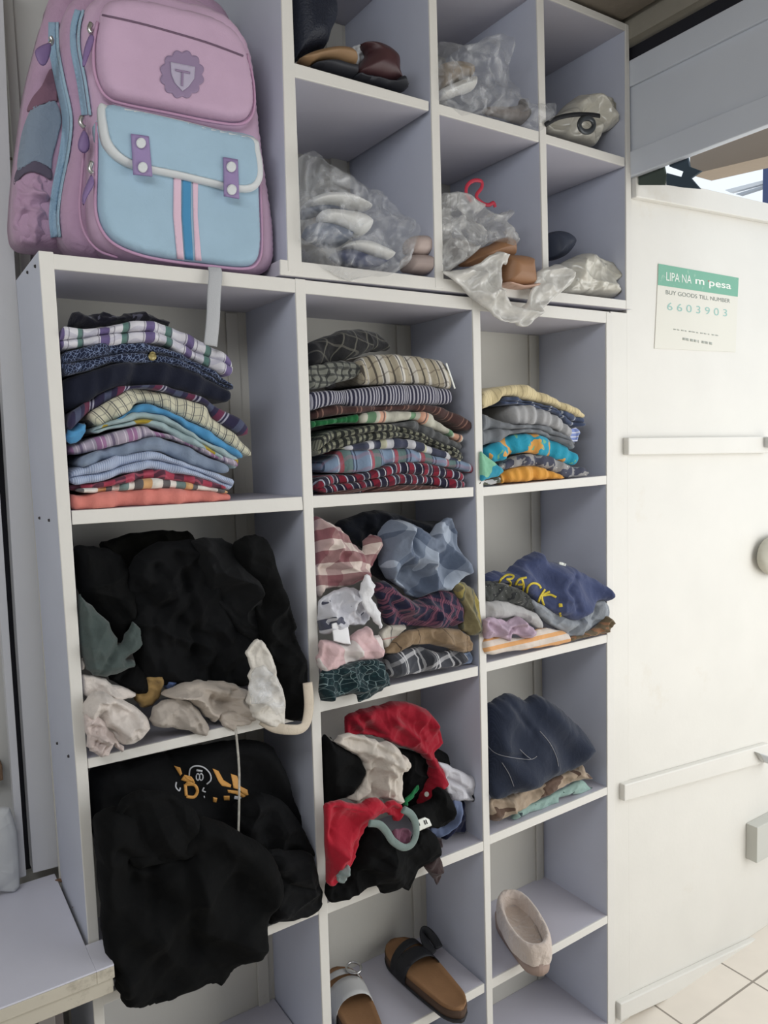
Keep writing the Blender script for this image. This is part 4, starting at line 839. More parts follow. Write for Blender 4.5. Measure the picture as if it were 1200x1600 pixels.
# ------------------------------------------------------------------ second row, middle hole
GD = 'crumpled clothes heaped in the second hole of the middle column'
heap('dark_garment', 'dark garment at the back behind the blue plaid bundle', 'shirt', GD, 'k4', [(180, 130), (330, 60), (450, 30), (600, 55), (720, 100), (900, 110), (980, 170), (1010, 420), (1030, 500), (700, 560), (430, 460), (380, 300), (280, 250)], 0.12, 0.05, fabric('dark_navy', (34, 38, 48)), fold=(0.8, 50, 0.008))
M_gc = fabric('maroon_check', (226, 208, 198), [('u', .045, .05, .5, (150, 96, 106), .55), ('v', .042, .1, .5, (124, 30, 54), .72)])
heap('maroon_check_shirt', 'maroon and cream buffalo check shirt at the top left of the heap', 'shirt', GD, 'k4', [(38, 85), (110, 100), (190, 135), (250, 180), (300, 250), (345, 290), (372, 310), (375, 240), (425, 195), (470, 212), (468, 280), (450, 350), (430, 400), (395, 440), (350, 490), (250, 540), (180, 550), (110, 560), (62, 612), (48, 400)], 0.025, 0.04, M_gc, fold=(0.3, 50, 0.010), uvrot=0.15, creases=[([(60, 240), (200, 260), (330, 350)], 0.01, 0.008), ([(60, 420), (240, 440), (400, 420)], -0.01, 0.006)])
M_bc = fabric('blue_check', (166, 178, 196), [('u', .085, .1, .5, (84, 100, 126), .6), ('v', .085, .2, .5, (62, 76, 102), .65)])
heap('blue_check_shirt', 'light blue large check shirt balled up at the top right of the heap', 'shirt', GD, 'k4', [(480, 200), (510, 140), (560, 95), (640, 100), (700, 125), (745, 150), (800, 190), (825, 200), (860, 140), (920, 90), (960, 85), (995, 180), (990, 290), (1035, 360), (1025, 430), (960, 495), (900, 565), (800, 570), (720, 620), (665, 595), (640, 560), (560, 510), (500, 440), (478, 320)], 0.03, 0.055, M_bc, fold=(1.1, 36, 0.014), uvrot=0.8,
     creases=[([(745, 150), (750, 300), (790, 430)], -0.016, 0.008), ([(940, 290), (860, 350), (800, 440)], 0.014, 0.008), ([(500, 200), (530, 350), (640, 560)], 0.010, 0.010), ([(700, 430), (760, 440), (820, 520)], -0.018, 0.010)])
M_np = fabric('navy_pink', (40, 40, 66), [('u', .022, 0, .32, (170, 96, 116), .5), ('v', .030, 0, .26, (170, 96, 116), .4), ('u', .0045, 0, .45, (40, 40, 64), .7)])
heap('navy_plaid_shirt', 'navy shirt with pink plaid lines across the middle of the heap', 'shirt', GD, 'k4', [(440, 540), (500, 500), (560, 540), (650, 610), (720, 635), (800, 590), (900, 560), (975, 590), (1025, 680), (1010, 770), (960, 805), (880, 822), (760, 812), (640, 805), (540, 805), (490, 720), (470, 640)], 0.015, 0.04, M_np, fold=(0.6, 55, 0.009), uvrot=0.5)
heap('olive_roll', 'rolled olive and yellow garment at the right end of the heap', 'shirt', GD, 'k4', [(960, 530), (1000, 505), (1060, 525), (1115, 580), (1145, 680), (1148, 800), (1110, 870), (1050, 850), (1010, 800), (1040, 700), (1000, 610)], 0.0, 0.03, fabric('olive', (128, 118, 82), [('u', .03, .3, .25, (62, 72, 66), .7), ('u', .05, .7, .2, (178, 160, 72), .6)]), fold=(0.1, 50, 0.008))
heap('white_print_blouse', 'white top with grey print, tangled at the left of the heap', 'shirt', GD, 'k4', [(72, 650), (110, 610), (180, 570), (260, 545), (330, 560), (370, 600), (420, 680), (410, 760), (370, 800), (280, 800), (200, 830), (150, 850), (85, 855), (70, 760)], -0.002, 0.03, fabric('white_greyprint', (204, 204, 212), blots=[(30, .6, (84, 86, 104), 'n')]), fold=(1.3, 85, 0.011))
heap('white_collar', 'plain white pointed collar piece hanging over the tangled top', 'shirt', GD, 'k4', [(350, 560), (370, 500), (400, 458), (448, 520), (450, 560), (432, 620), (470, 680), (492, 740), (496, 825), (460, 790), (420, 740), (370, 670), (350, 610)], -0.03, 0.012, fabric('white_cotton', (226, 226, 230)), fold=(1.8, 60, 0.004), Tb=0.006)
heap('paper_tag', 'blank white card tag hanging at the left of the heap', 'tag', None, 'k4', [(162, 790), (200, 780), (272, 800), (292, 930), (240, 925), (176, 908)], -0.034, 0.003, plain('card', (232, 232, 236), 0.6), fold=None, Tb=0.001, rnd=False)
heap('cream_plaid_cloth', 'small white plaid garment between the pink and the tan ones', 'shirt', GD, 'k4', [(480, 850), (540, 805), (650, 800), (620, 860), (570, 920), (520, 970), (495, 920)], 0.002, 0.02, fabric('cream_plaid', (196, 190, 178), [('u', .03, 0, .08, (60, 60, 70), .6), ('v', .03, .2, .1, (190, 90, 90), .5)]), fold=(0.8, 60, 0.005))
heap('tan_check_trousers', 'tan brown crumpled garment at the right under the navy plaid shirt', 'trousers', GD, 'k4', [(500, 975), (560, 920), (640, 850), (760, 818), (900, 815), (1010, 830), (1070, 870), (1098, 920), (1090, 965), (1030, 982), (960, 965), (860, 935), (720, 930), (640, 955), (560, 990)], -0.004, 0.035, fabric('tan_check', (142, 118, 90), [('u', .06, 0, .03, (60, 46, 40), .8), ('v', .06, .4, .2, (110, 88, 66), .4)]), fold=(0.7, 42, 0.012))
heap('pink_blouse', 'pale pink and white top at the lower left of the heap', 'shirt', GD, 'k4', [(80, 900), (160, 905), (250, 930), (300, 860), (370, 820), (415, 810), (440, 870), (480, 865), (502, 920), (495, 990), (450, 1030), (330, 1040), (250, 1060), (180, 1090), (100, 1112), (75, 1080), (58, 1030), (78, 970)], -0.02, 0.03, fabric('pink_white_top', (216, 180, 182), [('u', .075, .45, .35, (222, 216, 212), .85)]), fold=(0.5, 55, 0.008), uvrot=-0.3)
heap('black_white_plaid', 'black shirt with white window plaid lying flat at the front right', 'shirt', GD, 'k4', [(505, 1080), (520, 1000), (640, 960), (760, 948), (880, 985), (960, 960), (1050, 985), (1060, 1045), (980, 1075), (900, 1090), (800, 1110), (680, 1130), (540, 1152)], -0.003, 0.022, fabric('bw_plaid', (70, 72, 80), [('u', .04, .1, .1, (214, 214, 218), .8), ('u', .04, .3, .07, (214, 214, 218), .7), ('v', .045, .4, .2, (196, 196, 200), .6), ('u', .08, .6, .3, (36, 38, 44), .6)]), fold=(0.9, 45, 0.006), uvrot=-0.25)
heap('dark_green_print', 'dark green printed garment drooping over the shelf front', 'shirt', GD, 'k4', [(85, 1125), (180, 1080), (300, 1050), (440, 1022), (500, 1050), (530, 1120), (545, 1190), (500, 1222), (440, 1270), (345, 1312), (315, 1255), (200, 1268), (92, 1302)], -0.028, 0.032, fabric('green_print', (26, 48, 54), blots=[(110, .30, (34, 62, 66), 'v'), (70, .022, (120, 142, 144), 'c')]), fold=(1.0, 70, 0.009))
heap('pale_blue_cloth', 'edge of a pale blue garment at the right end under the tan one', 'shirt', GD, 'k4', [(1000, 1030), (1050, 990), (1098, 985), (1098, 1050), (1040, 1062)], 0.02, 0.012, fabric('pale_blue', (140, 158, 190)))

# ------------------------------------------------------------------ second row, right hole
GE = 'clothes piled in the second hole of the right column'
heap('orange_stripe_shirt', 'white shirt with orange stripes at the bottom of the pile', 'shirt', GE, 'k5', [(32, 800), (150, 790), (260, 800), (400, 780), (480, 725), (600, 720), (740, 760), (752, 830), (640, 862), (480, 885), (300, 908), (38, 937)], 0.0, 0.022, fabric('orange_stripe', (220, 206, 194), [('v', .024, .48, .42, (234, 160, 78), .85)]), fold=(0.05, 30, 0.003))
heap('olive_brown_garment', 'olive brown garment sticking out past the right edge of the pile', 'shirt', GE, 'k5', [(740, 810), (850, 760), (940, 730), (1010, 680), (1060, 615), (1095, 622), (1128, 650), (1112, 702), (1060, 755), (980, 780), (900, 792), (780, 825)], -0.004, 0.022, fabric('olivebrown', (112, 96, 72), blots=[(40, .55, (150, 106, 74), 'n')]), fold=(0.7, 90, 0.006))
heap('grey_sweatshirt', 'large grey garment under the navy shirt', 'shirt', GE, 'k5', [(410, 500), (440, 470), (560, 540), (700, 610), (800, 620), (900, 540), (1000, 465), (1060, 500), (1080, 570), (1050, 640), (960, 700), (860, 760), (760, 800), (660, 740), (560, 670), (480, 590)], 0.012, 0.035, fabric('grey_sweat', (142, 148, 156)), fold=(0.8, 42, 0.009), creases=[([(820, 620), (860, 680), (800, 760)], -0.01, 0.006), ([(990, 480), (1030, 560), (1000, 640)], -0.008, 0.005)])
heap('pale_grey_shirt', 'pale grey folded garment above the mauve one', 'shirt', GE, 'k5', [(22, 500), (110, 478), (220, 490), (350, 535), (470, 590), (522, 660), (528, 735), (470, 710), (380, 660), (290, 625), (150, 635), (22, 640)], 0.008, 0.024, fabric('pale_grey', (176, 174, 174)), fold=(2.7, 40, 0.004))
heap('mauve_blouse', 'crumpled mauve pink top at the left of the pile', 'shirt', GE, 'k5', [(32, 640), (150, 632), (228, 658), (310, 612), (375, 660), (440, 710), (465, 745), (450, 785), (385, 805), (300, 770), (258, 780), (250, 825), (150, 790), (34, 800)], -0.01, 0.026, fabric('mauve', (186, 160, 180)), fold=(1.6, 75, 0.010))
heap('dark_camo_shirt', 'charcoal camouflage shirt under the left side of the navy shirt', 'shirt', GE, 'k5', [(20, 330), (110, 320), (250, 360), (380, 410), (440, 500), (432, 560), (330, 525), (180, 490), (22, 478)], 0.01, 0.024, fabric('dark_camo', (66, 68, 66), blots=[(60, .55, (40, 42, 44), 'n'), (120, .67, (150, 152, 148), 'n')]), fold=(2.7, 60, 0.005))
nv = heap('navy_shirt', 'navy blue shirt with yellow lettering on top of the pile', 'shirt', GE, 'k5', [(25, 285), (60, 250), (120, 228), (210, 240), (270, 190), (340, 130), (410, 90), (482, 62), (510, 90), (530, 135), (600, 150), (700, 172), (760, 190), (850, 240), (940, 285), (1010, 330), (1050, 370), (1072, 430), (1050, 480), (985, 480), (920, 545), (850, 610), (780, 652), (690, 615), (580, 570), (480, 500), (400, 430), (280, 360), (150, 325), (40, 320)], 0.0, 0.05, fabric('navy_tee', (64, 74, 112)), fold=(2.5, 30, 0.006), lean=0.25,
     creases=[([(230, 220), (420, 250), (560, 330), (640, 400), (800, 480)], 0.010, 0.010), ([(900, 300), (800, 400), (860, 560)], -0.008, 0.008), ([(520, 130), (560, 280), (600, 370)], -0.006, 0.01)])
tr = bvh([nv]); P_yl = plain('yellow_print', (222, 196, 44), 0.55)
ps = [stroke('p', 'k5', s, 18, tr, P_yl, nv, yguess=-0.02) for s in (
   [(180, 300), (160, 345), (185, 350)], [(180, 300), (230, 262), (285, 270), (270, 295), (225, 300)], [(225, 295), (262, 330), (245, 375)],
   [(300, 350), (335, 300), (398, 285)], [(355, 290), (372, 350), (360, 418)], [(318, 348), (365, 345)],
   [(520, 378), (498, 345), (450, 335), (410, 365), (398, 420)],
   [(555, 385), (515, 450), (498, 500)], [(595, 405), (530, 445), (545, 525)], [(540, 440), (600, 432), (650, 455)],
   [(672, 512), (700, 528)], [(680, 585), (690, 620)])]
ps += [lay('p', 'k5', [(672, 505), (700, 508), (705, 535), (672, 540)], tr, P_yl, nv, yguess=-0.02)]
j = join(ps, 'lettering'); j['label'] = 'yellow brushed lettering'
t = lay('neck_label', 'k5', [(678, 150), (735, 168), (728, 190), (672, 172)], tr, M_white, nv, yguess=0.03, thick=0.002); t['label'] = 'small white neck label'

# ------------------------------------------------------------------ third row, middle hole
GF = 'clothes tumbled in the third hole of the middle column'
T_red = fabric('red', (164, 20, 40)); T_red2 = fabric('bright_red', (186, 26, 46))
heap('black_garment', 'black garment filling the back behind the red blouse', 'garment', GF, 'k6', [(540, 330), (680, 360), (790, 330), (880, 370), (892, 430), (850, 480), (800, 560), (780, 640), (700, 760), (600, 780), (520, 720), (530, 560), (560, 420)], 0.075, 0.05, T_blk, fold=(0.7, 50, 0.008))
rb = heap('red_blouse', 'red blouse with a white button, draped from the top of the heap', 'shirt', GF, 'k6', [(215, 250), (215, 130), (260, 100), (340, 70), (440, 50), (560, 20), (720, 60), (790, 120), (830, 200), (850, 272), (840, 310), (792, 362), (820, 420), (852, 480), (866, 555), (830, 585), (790, 610), (772, 650), (770, 705), (712, 722), (692, 690), (705, 630), (740, 580), (765, 510), (768, 450), (735, 400), (690, 365), (620, 335), (540, 310), (460, 275), (380, 250), (300, 245)], 0.035, 0.04, T_red, fold=(1.9, 45, 0.010), lean=0.12,
     creases=[([(380, 90), (400, 200), (520, 300)], -0.014, 0.010), ([(600, 180), (700, 260), (780, 380), (850, 500)], 0.012, 0.008), ([(260, 150), (330, 170), (400, 250)], 0.010, 0.008), ([(770, 440), (790, 540), (750, 600)], -0.010, 0.005)])
j = lay('button', 'k6', [(757+16*math.cos(a*PI/6), 647+18*math.sin(a*PI/6)) for a in range(12)], bvh([rb]), M_white, rb, thick=0.002); j['label'] = 'round white button'
heap('black_blouse', 'black garment bulging at the left wall beside the cream shirt', 'shirt', GF, 'k6', [(58, 275), (120, 290), (170, 320), (240, 360), (300, 400), (322, 480), (290, 560), (230, 630), (190, 660), (120, 690), (68, 702)], 0.01, 0.045, T_blk, fold=(1, 40, 0.005))
heap('cream_shirt', 'cream white crumpled shirt on the upper left of the heap', 'shirt', GF, 'k6', [(100, 258), (140, 285), (200, 240), (300, 248), (380, 270), (450, 300), (492, 290), (552, 330), (560, 372), (612, 392), (628, 440), (600, 480), (568, 500), (575, 580), (560, 650), (525, 695), (482, 712), (455, 672), (400, 665), (380, 690), (300, 716), (250, 690), (208, 660), (270, 600), (310, 540), (328, 460), (300, 390), (230, 355), (160, 310)], -0.002, 0.045, fabric('cream', (202, 192, 180), wr=0.45), fold=(1.0, 45, 0.012),
     creases=[([(210, 340), (330, 370), (480, 400), (560, 450)], 0.012, 0.008), ([(480, 300), (470, 350), (540, 400)], -0.012, 0.006), ([(440, 470), (420, 580), (440, 660)], -0.014, 0.008), ([(500, 470), (540, 540), (530, 640)], 0.012, 0.006), ([(380, 500), (330, 600), (300, 700)], 0.010, 0.008)])
heap('white_shirt', 'white folded shirt sticking out at the right of the heap', 'shirt', GF, 'k6', [(830, 430), (900, 450), (1000, 500), (1090, 535), (1098, 560), (1090, 590), (1106, 640), (1080, 690), (1000, 685), (920, 692), (905, 650), (870, 600), (858, 500)], 0.035, 0.02, fabric('white_shirting', (198, 198, 206)), fold=(2.6, 50, 0.005), creases=[([(915, 560), (1000, 600), (1090, 680)], -0.01, 0.005)])
heap('navy_shorts', 'navy garment under the right side of the heap', 'shorts', GF, 'k6', [(850, 930), (900, 840), (960, 760), (1000, 690), (1012, 780), (1015, 885), (960, 905), (930, 900), (870, 945)], 0.05, 0.025, fabric('deep_navy', (28, 32, 60)))
heap('denim_cuff', 'washed blue denim garment curving at the right of the heap', 'trousers', GF, 'k6', [(780, 870), (860, 860), (910, 800), (935, 720), (930, 690), (990, 700), (985, 770), (940, 840), (890, 890), (850, 930), (800, 935)], 0.012, 0.02, fabric('washed_denim', (98, 112, 146)), fold=(1.1, 60, 0.006))
heap('black_roll', 'rounded black bundle right of the red placket', 'garment', GF, 'k6', [(640, 740), (700, 715), (790, 680), (800, 620), (850, 600), (900, 650), (925, 730), (920, 800), (870, 858), (790, 868), (700, 850), (640, 820)], -0.002, 0.035, T_blk, fold=(1, 45, 0.005))
heap('green_strap', 'narrow bright green strip of cloth in the middle of the heap', 'strap', None, 'k6', [(600, 690), (650, 640), (690, 590), (708, 600), (680, 650), (635, 700), (625, 728), (605, 722)], -0.012, 0.01, fabric('kelly', (20, 110, 60)))
heap('black_skirt', 'black garment hanging over the shelf front at the bottom of the heap', 'skirt', GF, 'k6', [(92, 1240), (150, 1230), (230, 1130), (280, 1010), (330, 880), (390, 830), (470, 870), (560, 940), (640, 960), (700, 900), (770, 880), (830, 950), (840, 1040), (780, 1080), (700, 1130), (665, 1190), (622, 1288), (572, 1262), (462, 1310), (430, 1270), (395, 1240), (300, 1290), (200, 1330), (95, 1362)], -0.03, 0.042, T_blk, fold=(2.4, 40, 0.010), Tb=0.02)
heap('red_tshirt', 'bright red t-shirt hanging at the lower left of the heap', 'shirt', GF, 'k6', [(74, 740), (130, 700), (190, 690), (300, 715), (390, 672), (440, 680), (480, 715), (520, 690), (570, 705), (592, 740), (595, 780), (545, 828), (520, 790), (470, 770), (420, 790), (370, 830), (320, 900), (295, 980), (275, 1060), (240, 1110), (180, 1170), (150, 1235), (92, 1242), (82, 1000)], -0.05, 0.032, T_red2, fold=(1.1, 40, 0.010), Tb=0.02,
     creases=[([(190, 720), (160, 900), (100, 1000)], -0.012, 0.010), ([(100, 980), (200, 1040), (260, 1030)], 0.010, 0.008)])
pts = C('k6', [(372, 842), (440, 850), (490, 900), (530, 960), (600, 1003), (655, 985), (685, 920), (682, 840), (650, 780), (598, 748)])
cl = tube('collar', [at(x, y, -0.085) for x, y in pts], 0.0075, fabric('sage', (120, 138, 134)), None, 10, 0.45, False, 5); tag(cl, 'sage grey ribbed collar looping over the black skirt', 'collar', GF)
heap('mauve_lining', 'mauve cloth seen inside the sage collar loop', 'shirt', GF, 'k6', [(512, 930), (530, 890), (580, 875), (640, 880), (652, 920), (635, 975), (590, 985), (545, 965)], -0.07, 0.014, fabric('dusty_mauve', (118, 70, 90)), fold=(0.8, 120, 0.004))
heap('care_label', 'white fabric size label with dark marks by the collar loop', 'label', None, 'k6', [(690, 822), (745, 800), (775, 815), (793, 858), (735, 882), (695, 900), (685, 860)], -0.05, 0.003, M_white, fold=None, Tb=0.001, rnd=False)
tr = bvh([bpy.data.objects['care_label']])
j = join([stroke('m', 'k6', s, 6, tr, M_dark, bpy.data.objects['care_label'], yguess=-0.05) for s in ([(706, 838), (712, 858)], [(740, 822), (750, 850)], [(752, 818), (762, 846)])], 'print')
heap('brown_lace_garment', 'dark brown garment corner hanging over the shelf edge at the right', 'garment', GF, 'k6', [(735, 1130), (780, 1080), (795, 1035), (840, 1060), (862, 1120), (855, 1190), (826, 1252), (790, 1195)], -0.03, 0.014, fabric('dark_brown', (62, 48, 48)), fold=(0.5, 80, 0.005))
heap('brown_fold', 'small dark brown fold resting on the shelf right of the black skirt', 'garment', GF, 'k6', [(780, 950), (850, 940), (858, 1000), (820, 1015), (790, 1000)], 0.0, 0.014, fabric('umber', (50, 40, 44)))
heap('sage_hem', 'sage grey hem showing under the bright red t-shirt', 'shirt', GF, 'k6', [(155, 1190), (190, 1150), (238, 1118), (236, 1170), (205, 1240), (165, 1235)], -0.085, 0.008, fabric('sage2', (128, 142, 140)), Tb=0.006)

# ------------------------------------------------------------------ third row, right hole
GH = 'folded jeans and clothes in the third hole of the right column'
heap('mint_cloth', 'mint green garment with dark print at the bottom under the tan one', 'shirt', GH, 'k7', [(285, 1395), (320, 1330), (450, 1250), (600, 1190), (800, 1090), (1000, 985), (1080, 1040), (1132, 1095), (1100, 1120), (950, 1140), (780, 1175), (785, 1265), (640, 1290), (480, 1330), (330, 1395)], 0.022, 0.016, fabric('mint', (142, 172, 164), blots=[(32, .62, (48, 66, 70), 'n')]), fold=(0.4, 60, 0.004))
heap('tan_cloth', 'tan and brown garment folded under the jeans', 'shirt', GH, 'k7', [(70, 1190), (190, 1170), (265, 1150), (400, 1110), (550, 1060), (700, 980), (900, 890), (1012, 812), (1040, 880), (1088, 940), (1060, 975), (980, 990), (820, 1060), (650, 1150), (480, 1240), (380, 1300), (300, 1330), (210, 1395), (70, 1408)], 0.012, 0.022, fabric('tan_brown', (168, 148, 126), blots=[(14, .56, (98, 76, 64), 'n')]), fold=(0.5, 60, 0.007), uvrot=0.4)
M_den = fabric('denim', (36, 43, 60), [('u', .0022, 0, .4, (48, 56, 76), .4)], wr=0.25)
jn = heap('folded_jeans', 'dark blue denim jeans folded in a thick pad on the pile', 'jeans', GH, 'k7', [(28, 235), (80, 180), (160, 120), (262, 84), (350, 120), (425, 158), (470, 130), (530, 98), (610, 125), (700, 180), (800, 255), (900, 350), (990, 430), (1060, 530), (1108, 650), (1092, 705), (1050, 720), (960, 850), (850, 900), (700, 960), (560, 1035), (400, 1090), (260, 1130), (200, 1170), (60, 1150), (45, 700)], -0.002, 0.05, M_den, fold=(0.4, 18, 0.003), lean=0.2, r=0.04,
     creases=[([(430, 160), (470, 300), (560, 430), (620, 520)], -0.010, 0.010), ([(40, 660), (200, 760), (480, 790)], -0.010, 0.008), ([(620, 500), (780, 700), (800, 900)], 0.008, 0.012)])
tr = bvh([jn]); M_st = plain('stitching', (128, 128, 134), 0.8)
j = join([stroke('s', 'k7', s, 7, tr, M_st, jn, yguess=-0.03) for s in ([(40, 625), (110, 700), (230, 745), (480, 778), (560, 745)], [(590, 482), (690, 600), (760, 740), (785, 850)], [(195, 810), (270, 930), (320, 1060)], [(380, 670), (440, 730), (500, 775)])], 'seam_stitching'); j['label'] = 'pale seam stitching'

# ------------------------------------------------------------------ shoes
M_cork = plain('cork', (146, 104, 66), 0.75, bump=0.15, bscale=200, var=0.15, vscale=30); M_sole = plain('sole_edge', (84, 62, 48), 0.8)
M_blk = plain('black_leather', (26, 27, 32), 0.6, bump=0.2); M_wst = plain('pale_strap', (186, 186, 184), 0.45); M_insole = plain('insole_brown', (120, 82, 52), 0.7, var=0.2, vscale=20)
def foot(t, L, Wd):
    """half widths (left, right) of a footprint at t from heel 0 to toe 1"""
    w = 0.5*Wd*(0.74+0.26*math.sin(PI*(t-0.22)*0.9))
    e = min(1, t/0.16); w *= math.sqrt(max(0, 1-(1-e)**2)); e = min(1, (1-t)/0.20); w *= math.sqrt(max(0, 1-(1-e)**2))
    return w*0.96, w*1.04
def sole(name, L, Wd, z0, z1, mat, parent, dish=0.0, n=26, rim=0.0):
    V = []; F = []; K = 9
    for i in range(n+1):
        t = 0.002+0.996*i/n; a, b = foot(t, L, Wd)
        for k in range(K):
            s = -a+(a+b)*k/(K-1); q = abs(2*k/(K-1)-1)
            V.append((s, (t-0.5)*L, z1-dish*(1-q**3)*min(1, t*7, (1-t)*7)))
    m = len(V)
    for i in range(n+1):
        t = 0.002+0.996*i/n; a, b = foot(t, L, Wd)
        for k in range(K): V.append(((-a+(a+b)*k/(K-1))*0.97, (t-0.5)*L*0.985, z0))
    for i in range(n):
        for k in range(K-1):
            F.append((i*K+k, i*K+k+1, (i+1)*K+k+1, (i+1)*K+k)); F.append((m+i*K+k, m+(i+1)*K+k, m+(i+1)*K+k+1, m+i*K+k+1))
        for k in (0, K-1): F.append((i*K+k, (i+1)*K+k, m+(i+1)*K+k, m+i*K+k))
    for i in (0, n):
        for k in range(K-1): F.append((i*K+k, i*K+k+1, m+i*K+k+1, m+i*K+k))
    return mesh(name, V, F, mat, parent, True)
def arch(name, L, Wd, t0, t1, hgt, mat, parent, skew=0.0, z0=0.012):
    """strap arching over the footbed between t0 and t1"""
    V = []; F = []; K = 14; R = 5
    for off in (0, 0.0025):
        for j in range(R):
            for k in range(K):
                a = PI*k/(K-1); t = t0+(t1-t0)*j/(R-1)+skew*(k/(K-1)-0.5); l, r = foot(min(max(t, .05), .95), L, Wd)
                V.append((-(math.cos(a))*(l+r)/2*1.03+(off if math.cos(a) < 0 else -off), (t-0.5)*L, z0+max(0.0, math.sin(a))**0.8*(hgt-off)))
    m = R*K
    for j in range(R-1):
        for k in range(K-1):
            q = (j*K+k, j*K+k+1, (j+1)*K+k+1, (j+1)*K+k); F.append(q); F.append(tuple(i+m for i in q[::-1]))
    for k in range(K-1):
        F.append((k, k+1, m+k+1, m+k)); F.append(((R-1)*K+k, (R-1)*K+k+1, m+(R-1)*K+k+1, m+(R-1)*K+k))
    for j in range(R-1):
        F.append((j*K, (j+1)*K, m+(j+1)*K, m+j*K)); F.append((j*K+K-1, (j+1)*K+K-1, m+(j+1)*K+K-1, m+j*K+K-1))
    return mesh(name, V, F, mat, parent, True)
SZ = 0.3335
def sandal(label, heel, toe, Wd, group, black):
    h = atz(*heel, SZ+0.03); t = atz(*toe, SZ+0.03); L = math.dist(h[:2], t[:2]); c = (h+t)/2
    r = empty('sandal', (c[0], c[1], SZ), math.atan2(t[1]-h[1], t[0]-h[0])-PI/2); tag(r, label, 'sandal', group)
    sole('outsole', L, Wd, 0.0, 0.008, M_blk, r); sole('midsole', L*0.995, Wd*0.99, 0.008, 0.026, M_sole, r); sole('footbed', L*0.98, Wd*0.96, 0.022, 0.034, M_cork, r, dish=0.007)
    if black:
        arch('strap', L, Wd, 0.53, 0.68, 0.050, M_blk, r, skew=-0.04); arch('strap', L, Wd, 0.72, 0.80, 0.046, M_blk, r, skew=0.12)
        V = [(0.052+0.012*math.cos(a), (0.66-0.5)*L+0.035*math.sin(a), 0.052+0.016*math.sin(a)) for a in np.linspace(-0.4, PI+0.6, 9)]
        tube('strap_end', V, 0.010, M_blk, r, 8, 0.25)
    else:
        arch('strap', L, Wd, 0.52, 0.72, 0.052, M_wst, r, skew=0.03); arch('strap', L, Wd, 0.80, 0.86, 0.042, M_wst, r)
        V = [(0.03+0.016*math.cos(a), 0.32*L+0.02*math.sin(a), 0.056) for a in np.linspace(0, 2*PI, 9)[:-1]]
        b = tube('buckle', V, 0.003, M_steel, r, 6, 1, True); b['label'] = 'silver buckle'
    return r
sandal('cork footbed sandal with black straps, hanging over the bottom shelf edge', (724, 1578), (612, 1468), 0.094, 'cork sandals on the bottom middle shelf', True)
sandal('cork footbed sandal with pale strap and silver buckle, left of the black strapped one', (596, 1660), (522, 1512), 0.09, 'cork sandals on the bottom middle shelf', False)
# fluffy slipper
M_fl = fabric('fleece', (214, 196, 182), wr=0.9, weave=0.9, sheen=0.5); M_sl = plain('slipper_sole', (168, 144, 132), 0.8); M_in = fabric('fleece_in', (196, 176, 160), wr=1.0, sheen=0.5)
SZ2 = 0.3345
h = atz(845, 1500, SZ2+0.04); t = atz(793, 1402, SZ2+0.05); L = 0.235; c = (h+t)/2
sl = empty('slipper', (c[0], c[1], SZ2), math.atan2(t[1]-h[1], t[0]-h[0])-PI/2); tag(sl, 'beige fleece slipper with thick sole tipping over the bottom right shelf edge', 'slipper')
sole('sole', L, 0.098, 0.0, 0.030, M_sl, sl)
def upper_shell():
    V = []; F = []; n = 40; prof = [(1.0, 0.026), (1.02, 0.045), (0.97, 0.064), (0.84, 0.072), (0.70, 0.066), (0.64, 0.052), (0.62, 0.036)]
    for i in range(n):
        a = 2*PI*i/n; cx_, sy_ = math.cos(a), math.sin(a)
        e = 2.5; rr = (abs(cx_)**e+abs(sy_)**e)**(-1/e)
        for k, z in prof:
            w = 1+0.015*math.sin(i*5.1+k*9)
            V.append((cx_*rr*0.051*k*w, sy_*rr*L*0.5*(1-(1-k)*0.72)*w, z+0.0025*math.sin(i*3.7+k*20)+(0.008*max(0, sy_) if z > 0.04 else 0)))
    K = len(prof)
    for i in range(n):
        for k in range(K-1): F.append((i*K+k, i*K+k+1, ((i+1) % n)*K+k+1, ((i+1) % n)*K+k))
    return mesh('upper', V, F, M_fl, sl, True)
up = upper_shell(); m_ = up.modifiers.new('s', 'SUBSURF'); m_.levels = 2; m_.render_levels = 2
sole('lining', L*0.74, 0.068, 0.030, 0.046, M_in, sl, dish=0.008)

# upper shelf: shoes
def shoe_blob(name, crop, pts, Y, T, mat, parent, Tb=0.03, **k): return cloth(name, crop, pts, Y, T, mat, fold=k.pop('fold', None), Tb=Tb, parent=parent, lump=0.08, **k)
M_nvs = plain('navy_glitter', (28, 34, 50), 0.45, bump=0.5, bscale=300); M_tansole = plain('tan_sole', (150, 116, 80), 0.6, var=0.12); M_mar = plain('maroon_leather', (74, 44, 48), 0.45, bump=0.1); M_dks = plain('dark_sole', (44, 46, 54), 0.6)
b0 = at(520, 120, 0.05)
sh = thing('navy_shoe', 'dark navy shoe standing up on its tan sole in the top left hole', 'shoe', (0.48, 0.05, 2.25))
shoe_blob('upper', 'k13', [(10, -260), (200, -260), (290, -100), (335, 50), (338, 170), (300, 260), (255, 380), (130, 420), (50, 470), (10, 440)], 0.05, 0.045, M_nvs, sh)
shoe_blob('sole', 'k13', [(75, 455), (140, 410), (240, 378), (350, 362), (440, 378), (488, 430), (492, 500), (430, 500), (330, 468), (240, 472), (160, 490)], 0.02, 0.03, M_tansole, sh)
shoe_blob('outsole', 'k13', [(170, 494), (240, 472), (330, 466), (430, 496), (490, 508), (495, 585), (440, 576), (350, 556), (260, 530)], 0.018, 0.026, M_dks, sh)
sh = thing('maroon_shoe', 'dark maroon shoe with its toe up in the top left hole', 'shoe', (0.62, 0.05, 2.2))
